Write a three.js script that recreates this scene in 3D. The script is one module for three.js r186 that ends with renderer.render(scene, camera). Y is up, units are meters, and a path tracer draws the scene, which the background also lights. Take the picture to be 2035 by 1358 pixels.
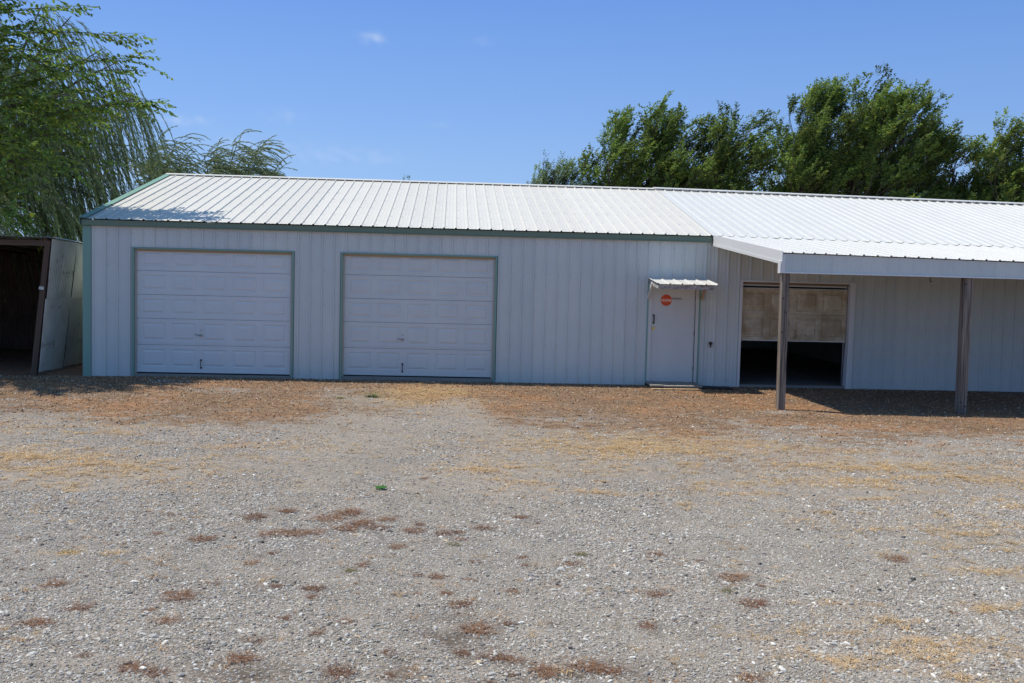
import * as THREE from 'three';
import { mergeGeometries } from 'three/addons/utils/BufferGeometryUtils.js';
import { TextGeometry } from 'three/addons/geometries/TextGeometry.js';
import { FontLoader } from 'three/addons/loaders/FontLoader.js';

// ------------------------------------------------------------------ camera, sky, sun, exposure
const scene = new THREE.Scene();
const camera = new THREE.PerspectiveCamera(2 * Math.atan(679 / 2000) * 180 / Math.PI, 1024 / 683, 0.1, 2000);
camera.rotation.order = 'YXZ';
camera.position.set(0, 2.0287, 19.7626);
camera.rotation.set(-0.06131, -0.06119, 0.02481);
const renderer = new THREE.WebGLRenderer({ antialias: true });
renderer.setSize(1024, 683);
renderer.toneMapping = THREE.LinearToneMapping;
renderer.toneMappingExposure = 1.0;
renderer.shadowMap.enabled = true;

const SUN_DIR = new THREE.Vector3(-0.45, 1, -0.16).normalize();
const sun = new THREE.DirectionalLight(new THREE.Color().setRGB(1.0, 0.935, 0.80), 4.4);
sun.position.copy(SUN_DIR).multiplyScalar(60);
sun.castShadow = true;
sun.shadow.mapSize.set(4096, 4096);
Object.assign(sun.shadow.camera, { left: -32, right: 32, top: 32, bottom: -32, near: 1, far: 140 });
sun.shadow.radius = 1;
scene.add(sun, sun.target);

// ------------------------------------------------------------------ small helpers
function rng(seed) { let s = seed | 0; return () => { s = (s + 0x6d2b79f5) | 0; let t = Math.imul(s ^ (s >>> 15), 1 | s); t = (t + Math.imul(t ^ (t >>> 7), 61 | t)) ^ t; return ((t ^ (t >>> 14)) >>> 0) / 4294967296; }; }
const V = (x, y, z) => new THREE.Vector3(x, y, z);
const clamp = (v, a = 0, b = 1) => Math.min(b, Math.max(a, v));
const sstep = (a, b, v) => { const t = clamp((v - a) / (b - a)); return t * t * (3 - 2 * t); };
const mix = (a, b, t) => a + (b - a) * t;
function hash2(x, y, s) { let h = Math.imul(x | 0, 374761393) ^ Math.imul(y | 0, 668265263) ^ Math.imul(s | 0, 1442695041); h = Math.imul(h ^ (h >>> 13), 1274126177); return ((h ^ (h >>> 16)) >>> 0) / 4294967296; }
function vnoise(x, y, s = 0, per = 0) {
  const xi = Math.floor(x), yi = Math.floor(y), fx = x - xi, fy = y - yi, u = fx * fx * (3 - 2 * fx), v = fy * fy * (3 - 2 * fy);
  const w = per ? (n) => ((n % per) + per) % per : (n) => n;
  const a = hash2(w(xi), w(yi), s), b = hash2(w(xi + 1), w(yi), s), c = hash2(w(xi), w(yi + 1), s), d = hash2(w(xi + 1), w(yi + 1), s);
  return mix(mix(a, b, u), mix(c, d, u), v);
}
function fbm(x, y, o = 4, s = 0, per = 0) { let t = 0, a = 0.5, n = 0; for (let i = 0; i < o; i++) { t += a * vnoise(x, y, s + i * 17, per); n += a; a *= 0.5; x *= 2; y *= 2; per *= 2; } return t / n; }

// ------------------------------------------------------------------ sky (air and a few thin wisps)
{
  const W = 2048, H = 1024, data = new Float32Array(W * H * 4);
  const stops = [[-90, .30, .42, .58], [-2, .42, .58, .80], [0, .45, .63, .88], [5, .305, .50, .83], [9, .228, .415, .795], [15, .15, .31, .715], [25, .118, .255, .56], [45, .092, .195, .375], [90, .074, .15, .27]];
  const wisps = [[-0.0795, 0.2246, -0.9712, .010, .0035, .34], [-0.070, 0.2215, -0.9735, .006, .002, .18], [-0.2505, 0.1393, -0.9581, .022, .0032, .20], [-0.236, 0.1415, -0.9615, .010, .0022, .16], [-0.1637, 0.1496, -0.9751, .016, .006, .10],
    [-0.0118, 0.1474, -0.989, .012, .002, .09], [0.025, 0.2268, -0.9736, .012, .004, .06], [-0.10, 0.115, -0.985, .05, .008, .10], [-0.19, 0.118, -0.97, .045, .012, .10], [-0.30, 0.09, -0.95, .05, .02, .15]];
  for (let j = 0; j < H; j++) {
    const el = ((j + .5) / H - .5) * 180, e = el * Math.PI / 180;
    let k = 0; while (k < stops.length - 2 && el > stops[k + 1][0]) k++;
    const A = stops[k], B = stops[k + 1], t = clamp((el - A[0]) / (B[0] - A[0]));
    for (let i = 0; i < W; i++) {
      const az = ((i + .5) / W - .5) * 2 * Math.PI, dx = Math.cos(e) * Math.cos(az), dz = Math.cos(e) * Math.sin(az), dy = Math.sin(e);
      let r = mix(A[1], B[1], t), g = mix(A[2], B[2], t), b = mix(A[3], B[3], t);
      const cs = dx * SUN_DIR.x + dy * SUN_DIR.y + dz * SUN_DIR.z, glow = Math.max(0, cs) ** 6, broad = 1 + .34 * Math.max(-.1, cs);   // air round the sun scatters more
      r *= broad * (1 + .4 * glow); g *= broad * (1 + .3 * glow); b *= broad * (1 + .1 * glow);
      if (dz < -.8 && dy > .05 && dy < .26) {
        let c = 0;
        for (const w of wisps) { const a = (dx - w[0]) / w[3], q = (dy - w[1]) / w[4], d2 = a * a + q * q; if (d2 < 9) c += w[5] * Math.exp(-d2) * sstep(.3, .75, fbm(dx * 160 + 9, dy * 420, 4, 5)) * 1.5; }
        c = clamp(c, 0, .6); r = mix(r, .80, c); g = mix(g, .86, c); b = mix(b, .97, c);
      }
      const o = (j * W + i) * 4; data[o] = r; data[o + 1] = g; data[o + 2] = b; data[o + 3] = 1;
    }
  }
  const sky = new THREE.DataTexture(data, W, H, THREE.RGBAFormat, THREE.FloatType);
  sky.mapping = THREE.EquirectangularReflectionMapping; sky.magFilter = THREE.LinearFilter; sky.minFilter = THREE.LinearFilter; sky.needsUpdate = true;
  scene.background = sky; scene.environment = sky;
}

// ------------------------------------------------------------------ object helpers
const names = new Map();
function numbered(n) { const k = names.get(n) || 0; names.set(n, k + 1); return k ? n + '_' + String(k).padStart(3, '0') : n; }
function tag(o, label, category, group, kind) { o.userData = { ...o.userData, label }; if (category) o.userData.category = category; if (group) o.userData.group = group; if (kind) o.userData.kind = kind; return o; }
function thing(name, label, category, pos = [0, 0, 0], group) { const g = new THREE.Group(); g.name = numbered(name); g.position.set(...pos); scene.add(g); return tag(g, label, category, group); }
function mesh(name, geo, mat, parent, pos) { const m = new THREE.Mesh(geo, mat); m.name = name; m.castShadow = m.receiveShadow = true; if (pos) m.position.set(...pos); (parent || scene).add(m); return m; }
function grp(name, parent, pos) { const g = new THREE.Group(); g.name = name; if (pos) g.position.set(...pos); parent.add(g); return g; }
const boxCache = new Map();
function boxG(x0, x1, y0, y1, z0, z1) { const g = new THREE.BoxGeometry(x1 - x0, y1 - y0, z1 - z0); g.translate((x0 + x1) / 2, (y0 + y1) / 2, (z0 + z1) / 2); return g; }
// box with small chamfers on the long edges
function chamferBox(w, h, d, c = .004) {
  const s = new THREE.Shape(); const a = w / 2, b = d / 2;
  s.moveTo(-a + c, -b); s.lineTo(a - c, -b); s.lineTo(a, -b + c); s.lineTo(a, b - c); s.lineTo(a - c, b); s.lineTo(-a + c, b); s.lineTo(-a, b - c); s.lineTo(-a, -b + c);
  const g = new THREE.ExtrudeGeometry(s, { depth: h, bevelEnabled: false }); g.rotateX(-Math.PI / 2); return g;   // base at y = 0
}
function beam(p, q, w, h) { // square bar from p to q
  const d = V().subVectors(q, p), L = d.length(); const g = new THREE.BoxGeometry(w, L, h); g.translate(0, L / 2, 0);
  g.applyQuaternion(new THREE.Quaternion().setFromUnitVectors(V(0, 1, 0), d.normalize())); g.translate(p.x, p.y, p.z); return g;
}
function rod(pts, r, seg = 6, rows) { return new THREE.TubeGeometry(new THREE.CatmullRomCurve3(pts), rows || Math.max(2, (pts.length - 1) * 3), r, seg, false); }
function triGeo(pos, uv, col) {
  const g = new THREE.BufferGeometry(); g.setAttribute('position', new THREE.Float32BufferAttribute(pos, 3));
  g.setAttribute('uv', new THREE.Float32BufferAttribute(uv || new Array(pos.length / 3 * 2).fill(0), 2));
  if (col) g.setAttribute('color', new THREE.Float32BufferAttribute(col, 3));
  g.computeVertexNormals(); return g;
}
function tex(w, h, fn, srgb = true, rx = 1, ry = 1) { // fn(u, v) -> [r, g, b] in 0..1, sRGB values for colour maps
  const d = new Uint8Array(w * h * 4);
  for (let j = 0; j < h; j++) for (let i = 0; i < w; i++) { const c = fn((i + .5) / w, (j + .5) / h), o = (j * w + i) * 4; d[o] = clamp(c[0]) * 255; d[o + 1] = clamp(c[1]) * 255; d[o + 2] = clamp(c[2]) * 255; d[o + 3] = 255; }
  const t = new THREE.DataTexture(d, w, h); t.wrapS = t.wrapT = THREE.RepeatWrapping; t.magFilter = THREE.LinearFilter; t.minFilter = THREE.LinearMipmapLinearFilter; t.generateMipmaps = true;
  if (srgb) t.colorSpace = THREE.SRGBColorSpace; t.repeat.set(rx, ry); t.needsUpdate = true; return t;
}
const toS = (l) => (l <= .0031308 ? l * 12.92 : 1.055 * l ** (1 / 2.4) - .055);
const L3 = (r, g, b) => [toS(r), toS(g), toS(b)];
const std = (o) => { const { rgb, ...r } = o; const m = new THREE.MeshStandardMaterial({ side: THREE.DoubleSide, ...r }); if (rgb) m.color.setRGB(...rgb); return m; };

// ------------------------------------------------------------------ materials
// painted steel: faint chalking, runs and specks (uv in metres)
function paintTex(r, g, b, seed, amount = .05, streak = .5) {
  return tex(512, 512, (u, v) => {
    const n = fbm(u * 8, v * 8, 4, seed, 8) - .5, st = fbm(u * 64, v * 3, 3, seed + 50, 0) - .5, sp = hash2(u * 512, v * 512, seed) > .9985 ? -.12 : 0;
    const k = 1 + amount * (n * 1.6 + st * streak) + sp; return L3(r * k, g * k * (1 + n * .004), b * k * (1 - n * amount * .5));
  }, true, .42, .42);
}
const wallMats = [[.61, .65, .635, 3], [.585, .63, .62, 13], [.635, .67, .65, 23]].map(([r, g, b, s]) => std({ map: paintTex(r, g, b, s, .05, .15), roughness: .48 }));
const roofMats = [[.71, .685, .63, 33], [.695, .67, .615, 43], [.725, .70, .645, 53]].map(([r, g, b, s]) => std({ map: paintTex(r, g, b, s, .05, .2), roughness: .42 }));
const roofMatsNew = [[.725, .715, .685, 63], [.715, .705, .675, 73]].map(([r, g, b, s]) => std({ map: paintTex(r, g, b, s, .035), roughness: .34 }));
const whiteTrim = std({ map: paintTex(.72, .72, .715, 83, .05), roughness: .4 });
const doorPaint = std({ map: paintTex(.655, .695, .71, 93, .05, .3), roughness: .5 });
const doorPaintDull = std({ map: paintTex(.62, .655, .655, 103, .08, .3), roughness: .55 });
const entryPaint = std({ map: paintTex(.60, .63, .63, 113, .06, .2), roughness: .5 });
const framePaint = std({ rgb: [.62, .64, .63], roughness: .5 });
const greenTrim = std({ map: paintTex(.20, .37, .31, 123, .08), roughness: .45 });
const greenFascia = std({ map: paintTex(.155, .225, .165, 133, .10), roughness: .5 });
const tanWood = std({ rgb: [.44, .33, .22], roughness: .8 });
const dirtyDoor = std({ roughness: .7, map: tex(512, 512, (u, v) => {
  const n = fbm(u * 7, v * 7, 6, 201, 7), m = fbm(u * 40, v * 40, 3, 211, 40), s = sstep(.36, .70, n) * (.4 + .6 * m), k = .80 + .4 * m;
  return L3(mix(.60, .36, s) * k, mix(.52, .255, s) * k, mix(.38, .14, s) * k); }, true, .5, .5) });
const steel = std({ rgb: [.36, .36, .37], metalness: .9, roughness: .3 });
const blackIron = std({ rgb: [.02, .02, .022], roughness: .5 });
const brass = std({ rgb: [.62, .45, .16], metalness: 1, roughness: .3 });
const rubber = std({ rgb: [.015, .015, .015], roughness: .85 });
const concrete = std({ roughness: .9, map: tex(256, 256, (u, v) => { const k = .75 + .5 * fbm(u * 10, v * 10, 5, 301, 10); return L3(.27 * k, .255 * k, .235 * k); }, true, .5, .5) });
const darkTimber = std({ rgb: [.24, .17, .11], roughness: .9 });
function woodMat(a, b, seed, rep = 1, knots = 0) {
  return std({ roughness: .85, map: tex(128, 1024, (u, v) => {
    const w = u + .02 * Math.sin(v * 9 + seed) + .03 * (fbm(u * 3, v * 6, 3, seed) - .5);
    let g = .6 * fbm(w * 26, v * 3, 3, seed + 3) + .4 * fbm(w * 70, v * 9, 2, seed + 7);
    let crack = sstep(.80, .88, fbm(w * 34, v * 2.2, 2, seed + 11));
    let kn = 0; for (let i = 0; i < knots; i++) { const ku = hash2(i, 1, seed), kv = hash2(i, 2, seed), d = Math.hypot((u - ku) * 1, (v - kv) * 12); kn = Math.max(kn, 1 - sstep(.03, .09, d)); }
    const wash = fbm(u * 2, v * 4, 3, seed + 21), t = sstep(.25, .75, g), k = (1 - .75 * crack) * (1 - .8 * kn) * (.8 + .4 * wash);
    return L3(mix(a[0], b[0], t) * k, mix(a[1], b[1], t) * k, mix(a[2], b[2], t) * k); }, true, 1, rep) });
}
const postWood = woodMat([.055, .042, .035], [.33, .275, .225], 401, 1, 6);
const postWoodBrown = woodMat([.055, .04, .032], [.33, .275, .23], 431, 1, 4);
const plankWood = woodMat([.22, .20, .18], [.42, .39, .35], 461, 1, 1);
const newBoard = woodMat([.52, .36, .19], [.66, .48, .27], 491, 1, 1);
const awningWood = woodMat([.16, .145, .135], [.55, .54, .53], 521, 1, 2);
const shedTimber = woodMat([.07, .045, .03], [.15, .10, .07], 551, 1, 2);
const bark = std({ roughness: .95, map: tex(128, 512, (u, v) => { const g = fbm(u * 14, v * 10, 4, 601, 0), k = .55 + .9 * g; return L3(.13 * k, .105 * k, .085 * k); }) });
const galv = [[1.3, 611], [1.15, 621], [1.4, 631]].map(([k, s]) => std({ metalness: .4, roughness: .42, map: tex(256, 256, (u, v) => {
  const n = fbm(u * 6, v * 6, 5, s, 6), r = sstep(.66, .8, fbm(u * 5 + 3, v * 14, 4, s + 9)), q = k * (.80 + .4 * n);
  return L3(mix(.42 * q, .20, r * .5), mix(.45 * q, .19, r * .5), mix(.42 * q, .16, r * .5)); }, true, .6, .6) }));

// ------------------------------------------------------------------ ground
const GX0 = -14, GX1 = 14, GZ0 = -4, GZ1 = 18;
const lerpCurve = (pts, x) => { if (x <= pts[0][0]) return pts[0][1]; for (let i = 1; i < pts.length; i++) if (x <= pts[i][0]) return mix(pts[i - 1][1], pts[i][1], (x - pts[i - 1][0]) / (pts[i][0] - pts[i - 1][0])); return pts[pts.length - 1][1]; };
const dirtEdge = [[-14, 5.4], [-6.7, 5.5], [-4.3, 6.1], [-2.4, 6.0], [-1.5, 5.0], [-1.0, 4.1], [.1, 3.9], [.5, 5.2], [1.1, 6.2], [2.7, 6.7], [4.6, 7.1], [7.5, 7.2], [14, 7.1]];
const strawBlobs = [[2.2, 7.5, 1.5, .8, 1], [3.2, 7.2, 1.1, .45, .8], [1.1, 8.9, .9, .3, .7], [.3, 9.15, .5, .16, .8], [5.0, 8.7, 1.2, .35, .9], [6.2, 9.4, .9, .3, .9], [4.5, 7.5, .9, .22, .7], [4.2, 9.5, .9, .22, .8], [3.1, 9.7, .8, .2, .7],
  [-3.6, 9.3, 1.1, .5, .75], [-4.7, 8.7, .8, .45, .8], [-4.9, 10.3, .7, .3, .5], [-.4, 2.0, .75, 1.4, .95], [4.3, 11.7, .45, .18, .9], [4.7, 12.2, .35, .25, .9], [3.9, 12.8, .3, .14, .9], [3.55, 13.6, .22, .1, .8],
  [2.7, 14.2, .26, .1, 1], [2.15, 14.5, .32, .1, .8], [3.05, 14.3, .2, .09, .9], [2.55, 13.55, .2, .07, .9], [2.75, 13.9, .16, .06, .9], [3.3, 11.0, .5, .12, .8], [1.6, 10.3, .3, .08, .8], [2.3, 10.7, .3, .08, .8], [.9, 9.9, .3, .07, .7], [3.9, 10.4, .5, .1, .8], [2.9, 10.2, .35, .09, .8], [5.4, 10.7, .4, .1, .8], [-2.72, 12.48, .22, .06, .9], [-2.4, 12.5, .16, .06, .7]];
const broadStraw = [[2.4, 7.9, 2.2, 1.4, .62], [5.4, 9.0, 2.4, 1.3, .62], [-4.4, 9.2, 1.9, 1.3, .62], [4.6, 12.2, 1.2, 1.2, .45], [2.6, 14.4, 1.0, .5, .5], [-.4, 2.6, .9, 1.9, .6], [1.2, 9.6, 1.2, .8, .45], [-2.2, 8.2, 1.2, .9, .35], [-4.8, 7.0, 1.5, .8, .4]];
const stainBlobs = [[.02, 14.25, .26, .42], [-.12, 14.6, .42, .24], [.4, 14.75, .6, .26], [-.9, 14.75, .55, .22], [.75, 14.7, .4, .22]];
const tracks = [[[2.5, -1.65], [5, -1.45], [8, -1.2], [11, -1.35], [14, -1.7]], [[2.5, .15], [5, .4], [8, .75], [11, .85], [14, .7]]];   // wheel tracks: z, x
const wob = (x, z) => fbm(x * .9 + 40, z * .9 + 7, 4, 701) - .5;
function zones(x, z) {
  const w = wob(x, z), f = fbm(x * 5, z * 7, 3, 711) - .5;
  const dirt = 1 - sstep(-2.0, 1.7, z - lerpCurve(dirtEdge, x) + w * 4.5 + f * 5.2);
  let straw = 0; for (const b of strawBlobs) { const a = (x - b[0]) / b[2], c = (z - b[1]) / b[3], d = a * a + c * c; if (d < 6) straw = Math.max(straw, b[4] * Math.exp(-d * .8)); }
  straw *= .25 + .75 * sstep(-.2, .1, f + w * .3);
  { const br = fbm(x * 2.6 + 17, z * 5.2, 4, 721); for (const b of broadStraw) { const a = (x - b[0]) / b[2], c = (z - b[1]) / b[3], d = a * a + c * c; if (d < 5) straw = Math.max(straw, b[4] * Math.exp(-d * .8) * sstep(.44, .62, br) * 1.15); } }
  let stain = 0; for (const b of stainBlobs) { const a = (x - b[0]) / b[2], c = (z - b[1]) / b[3]; stain = Math.max(stain, Math.exp(-(a * a + c * c))); }
  stain *= sstep(-.3, .15, f);
  let bare = 0; for (const b of [[-1.8, 2.4, .55, 1.0], [.15, 3.5, .55, .5], [5.45, 3.9, .5, .25], [-3.9, 2.2, .6, .5], [-5.2, 1.0, .35, .35], [1.6, 5.2, .9, .35]]) { const a = (x - b[0]) / b[2], c = (z - b[1]) / b[3]; bare = Math.max(bare, Math.exp(-(a * a + c * c))); }
  bare *= sstep(-.2, .12, f);
  let dust = sstep(.02, .2, fbm(x * .75 + 3, z * 1.1 + 91, 4, 731) - .5 + .05) * (1 - dirt);
  for (const c of tracks) { const cx = lerpCurve(c, z), k = 1 - sstep(.10, .34, Math.abs(x - cx) + f * .35); if (z > 2.6) dust = Math.max(dust, k * .95 * (1 - sstep(10.5, 13, z))); }   // finer worn gravel where the wheels run
  return { dirt: dirt * (1 - bare * .9), straw, stain, dust };
}
const groundY = (x, z) => -.035 * sstep(-5, -8, x) * (1 - sstep(3, 7, z)) + .022 * (fbm(x * .45, z * .45, 3, 741) - .5) * sstep(0.4, 3, z) + .012 * (fbm(x * 2.1, z * 2.1, 2, 751) - .5) * sstep(.3, 1.5, z);
{
  const xs = [], zs = [];
  for (let x = -14; x <= 14.001; x += .2) xs.push(x); for (let z = -4; z <= 18.001; z += .2) zs.push(z);
  for (const d of [3, 8, 20, 50, 120, 300, 700]) { xs.push(14 + d); xs.unshift(-14 - d); zs.push(18 + d); zs.unshift(-4 - d); }
  const pos = [], uv = [], idx = [];
  for (const z of zs) for (const x of xs) { pos.push(x, groundY(x, z), z); uv.push((x - GX0) / (GX1 - GX0), (z - GZ0) / (GZ1 - GZ0)); }
  const n = xs.length; for (let j = 0; j < zs.length - 1; j++) for (let i = 0; i < n - 1; i++) { const a = j * n + i; idx.push(a, a + n, a + 1, a + 1, a + n, a + n + 1); }
  const g = new THREE.BufferGeometry(); g.setAttribute('position', new THREE.Float32BufferAttribute(pos, 3)); g.setAttribute('uv', new THREE.Float32BufferAttribute(uv, 2)); g.setIndex(idx); g.computeVertexNormals();
  const map = tex(2048, 2048, (u, v) => {
    const x = GX0 + u * (GX1 - GX0), z = GZ0 + v * (GZ1 - GZ0), q = zones(x, z), i = u * 2048, j = v * 2048;
    const h = hash2(i, j, 5), m = fbm(x * 14, z * 14, 3, 761), big = fbm(x * 1.3, z * 1.3, 4, 771) - .5;
    let r = .305, gg = .26, b = .215;                                        // stone dust and fines
    const grit = h > .82 ? 1.5 : h < .2 ? .5 : .75 + .4 * h; r *= grit; gg *= grit; b *= grit * (h > .86 ? 1.12 : 1);
    const d = q.dirt, k = .62 + .6 * m + .25 * (h - .5), lf = h > .93 ? 1.7 : h < .08 ? .5 : 1;
    const red = sstep(-.05, .25, big);
    r = mix(r, mix(.225, .285, red) * k * lf, d); gg = mix(gg, mix(.14, .15, red) * k * lf, d); b = mix(b, mix(.085, .074, red) * k * lf, d);
    r = mix(r, .46 * (.6 + .7 * m), q.straw * .85); gg = mix(gg, .30 * (.6 + .7 * m), q.straw * .85); b = mix(b, .155 * (.6 + .7 * m), q.straw * .85);
    { const t = q.dust * .75; const g2 = (.7 + .5 * m) * (.8 + .4 * h); r = mix(r, .315 * g2, t); gg = mix(gg, .27 * g2, t); b = mix(b, .225 * g2, t); }
    const s = q.stain * (h > .9 ? .3 : 1) * .85; r = mix(r, .092, s); gg = mix(gg, .068, s); b = mix(b, .05, s);
    const v2 = 1 + big * .25; return L3(r * v2, gg * v2, b * v2);
  });
  map.wrapS = map.wrapT = THREE.MirroredRepeatWrapping;
  const bump = tex(512, 512, (u, v) => { const a = .55 * fbm(u * 60, v * 60, 3, 781, 60) + .45 * hash2(u * 512, v * 512, 9); return [a, a, a]; }, false, 14, 11);
  const ground = mesh('ground', g, std({ map, bumpMap: bump, bumpScale: .012, roughness: 1 }));
  tag(ground, 'grey gravel yard with bare brown dirt along the building', null, null, 'structure');
}
// loose stones: real little rocks over the sheet
const CAM = camera.position;
function inView(x, z, pad = 1) { const d = CAM.z - z; if (d < 3.6) return false; const c = .061 * d; return Math.abs(x - c) < d * .535 + pad; }
{
  const geo = [];
  for (let k = 0; k < 4; k++) {
    const g = new THREE.IcosahedronGeometry(1, 0), p = g.attributes.position, r = new Map();
    for (let i = 0; i < p.count; i++) { const key = [p.getX(i), p.getY(i), p.getZ(i)].map((v) => v.toFixed(3)).join(); if (!r.has(key)) r.set(key, .72 + .5 * hash2(r.size, k, 77)); const s = r.get(key); p.setXYZ(i, p.getX(i) * s, p.getY(i) * s * .62, p.getZ(i) * s * .85); }
    g.computeVertexNormals(); geo.push(g);
  }
  const R = rng(11), M = new THREE.Matrix4(), Q = new THREE.Quaternion(), E = new THREE.Euler(), C = new THREE.Color();
  const items = [[], [], [], []];
  const bands = [[10.4, 16, 5200], [6.6, 10.4, 2600], [-.2, 6.6, 800]];
  for (const [z0, z1, dens] of bands) {
    const n = Math.round((z1 - z0) * 22 * dens);
    for (let i = 0; i < n; i++) {
      const x = -10 + 22 * R(), z = z0 + (z1 - z0) * R(), h = R(), e = R();
      if (!inView(x, z, .9)) continue;
      if (z < .1 + .1 * e) continue;
      const q = zones(x, z);
      if (h > (1 - .975 * q.dirt) * (1 - .55 * q.straw) * (1 - .86 * q.stain) * (1 - .48 * q.dust * (1 - sstep(9.5, 11.5, z) * .75))) continue;
      let s = .0034 + .0070 * R() ** 2.4; const big = R(); if (big < .03) s *= 2.0; else if (big < .10) s *= 1.4; if (z < 6.6) s *= 1.15; if (q.dust > .5) s *= .85;
      items[(R() * 4) | 0].push([x, z, s, R(), R(), R(), R()]);
    }
  }
  for (let i = 0; i < 420000; i++) { const x = -5 + 10.5 * R(), z = 11.6 + 3.9 * R(); if (!inView(x, z, .25)) continue; const q = zones(x, z); if (R() > 1 - .95 * q.stain) continue; items[(R() * 4) | 0].push([x, z, .0016 + .0022 * R(), R(), R(), R(), R()]); }   // grit between the stones
  const mat = std({ roughness: .95, side: THREE.FrontSide });
  const pal = [[.385, .355, .32], [.465, .435, .40], [.315, .285, .25], [.555, .525, .48], [.72, .69, .635], [.41, .335, .265], [.24, .225, .21], [.53, .415, .295], [.10, .094, .088], [.43, .415, .395]];
  const cum = [.25, .45, .6, .73, .79, .87, .925, .945, .962, 1];
  items.forEach((list, k) => {
    const im = new THREE.InstancedMesh(geo[k], mat, list.length); im.name = numbered('gravel_stones'); im.castShadow = im.receiveShadow = true;
    list.forEach(([x, z, s, a, b, c, d], i) => {
      E.set((a - .5) * .7, b * 6.28, (c - .5) * .7); Q.setFromEuler(E);
      M.compose(V(x, groundY(x, z) + s * .22, z), Q, V(s * (1 + .5 * d), s * (.8 + .4 * a), s)); im.setMatrixAt(i, M);
      let j = 0; while (cum[j] < d) j++; const p = pal[j], t = .85 + .3 * c; im.setColorAt(i, C.setRGB(p[0] * t, p[1] * t, p[2] * t));
    });
    tag(im, 'loose grey and white crushed stones strewn over the yard', 'gravel', 'crushed stone gravel', 'stuff'); scene.add(im);
  });
}

// blade helpers for dry grass, weeds
function bladeTuft(n, seed, rad, h, wdt, lie) { // thin bent blades
  const R = rng(seed), pos = [];
  for (let i = 0; i < n; i++) {
    const a = R() * 6.283, r0 = rad * .55 * Math.sqrt(R()), len = h * (.5 + .8 * R()), b = R() * 6.283, up = (1 - lie) * (.35 + .9 * R()) + .06, out = Math.sqrt(Math.max(.05, 1 - up * up));
    const x = Math.cos(a) * r0, z = Math.sin(a) * r0, dx = Math.cos(b) * out * len, dz = Math.sin(b) * out * len, w = wdt * (.6 + .7 * R()), px = -Math.sin(b) * w, pz = Math.cos(b) * w;
    const my = up * len * .6 + .006, ey = Math.max(.004, up * len * .75);
    pos.push(x - px, .0, z - pz, x + px, 0, z + pz, x + dx * .55, my, z + dz * .55, x + px * .7 + dx * .5, my, z + pz * .7 + dz * .5, x - px * .7 + dx * .5, my, z - pz * .7 + dz * .5, x + dx, ey, z + dz);
  }
  return triGeo(pos);
}
{ // straw-coloured dead grass
  const geos = [bladeTuft(14, 5, .05, .085, .0022, .75), bladeTuft(16, 6, .06, .07, .002, .85), bladeTuft(12, 7, .04, .11, .0022, .6)];
  const R = rng(21), M = new THREE.Matrix4(), Q = new THREE.Quaternion(), C = new THREE.Color(), lists = [[], [], []];
  for (let i = 0; i < 260000; i++) {
    const x = -10 + 21 * R(), z = .15 + 15.3 * R(), h = R(); if (!inView(x, z, .6)) continue;
    const q = zones(x, z), p = q.straw * q.straw * .7 + q.dirt * .06 + .006 * sstep(5, 7, z) + .002; if (h > p) continue;
    lists[(R() * 3) | 0].push([x, z, R() * 6.28, .6 + .7 * R(), R(), q.straw > q.dirt * .4 ? 1 : 0]);
  }
  const mat = std({ roughness: .9 });
  lists.forEach((l, k) => {
    const im = new THREE.InstancedMesh(geos[k], mat, l.length); im.name = numbered('dead_grass'); im.castShadow = im.receiveShadow = true;
    l.forEach(([x, z, a, s, t, st], i) => { Q.setFromAxisAngle(V(0, 1, 0), a); M.compose(V(x, groundY(x, z), z), Q, V(s, s * .8, s)); im.setMatrixAt(i, M); const w = .75 + .5 * t; im.setColorAt(i, st ? C.setRGB(.55 * w, .38 * w, .195 * w) : C.setRGB(.43 * w, .28 * w, .16 * w)); });
    tag(im, 'flattened straw coloured dead grass between the gravel', 'dead grass', 'dead grass in the yard', 'stuff'); scene.add(im);
  });
}
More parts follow.
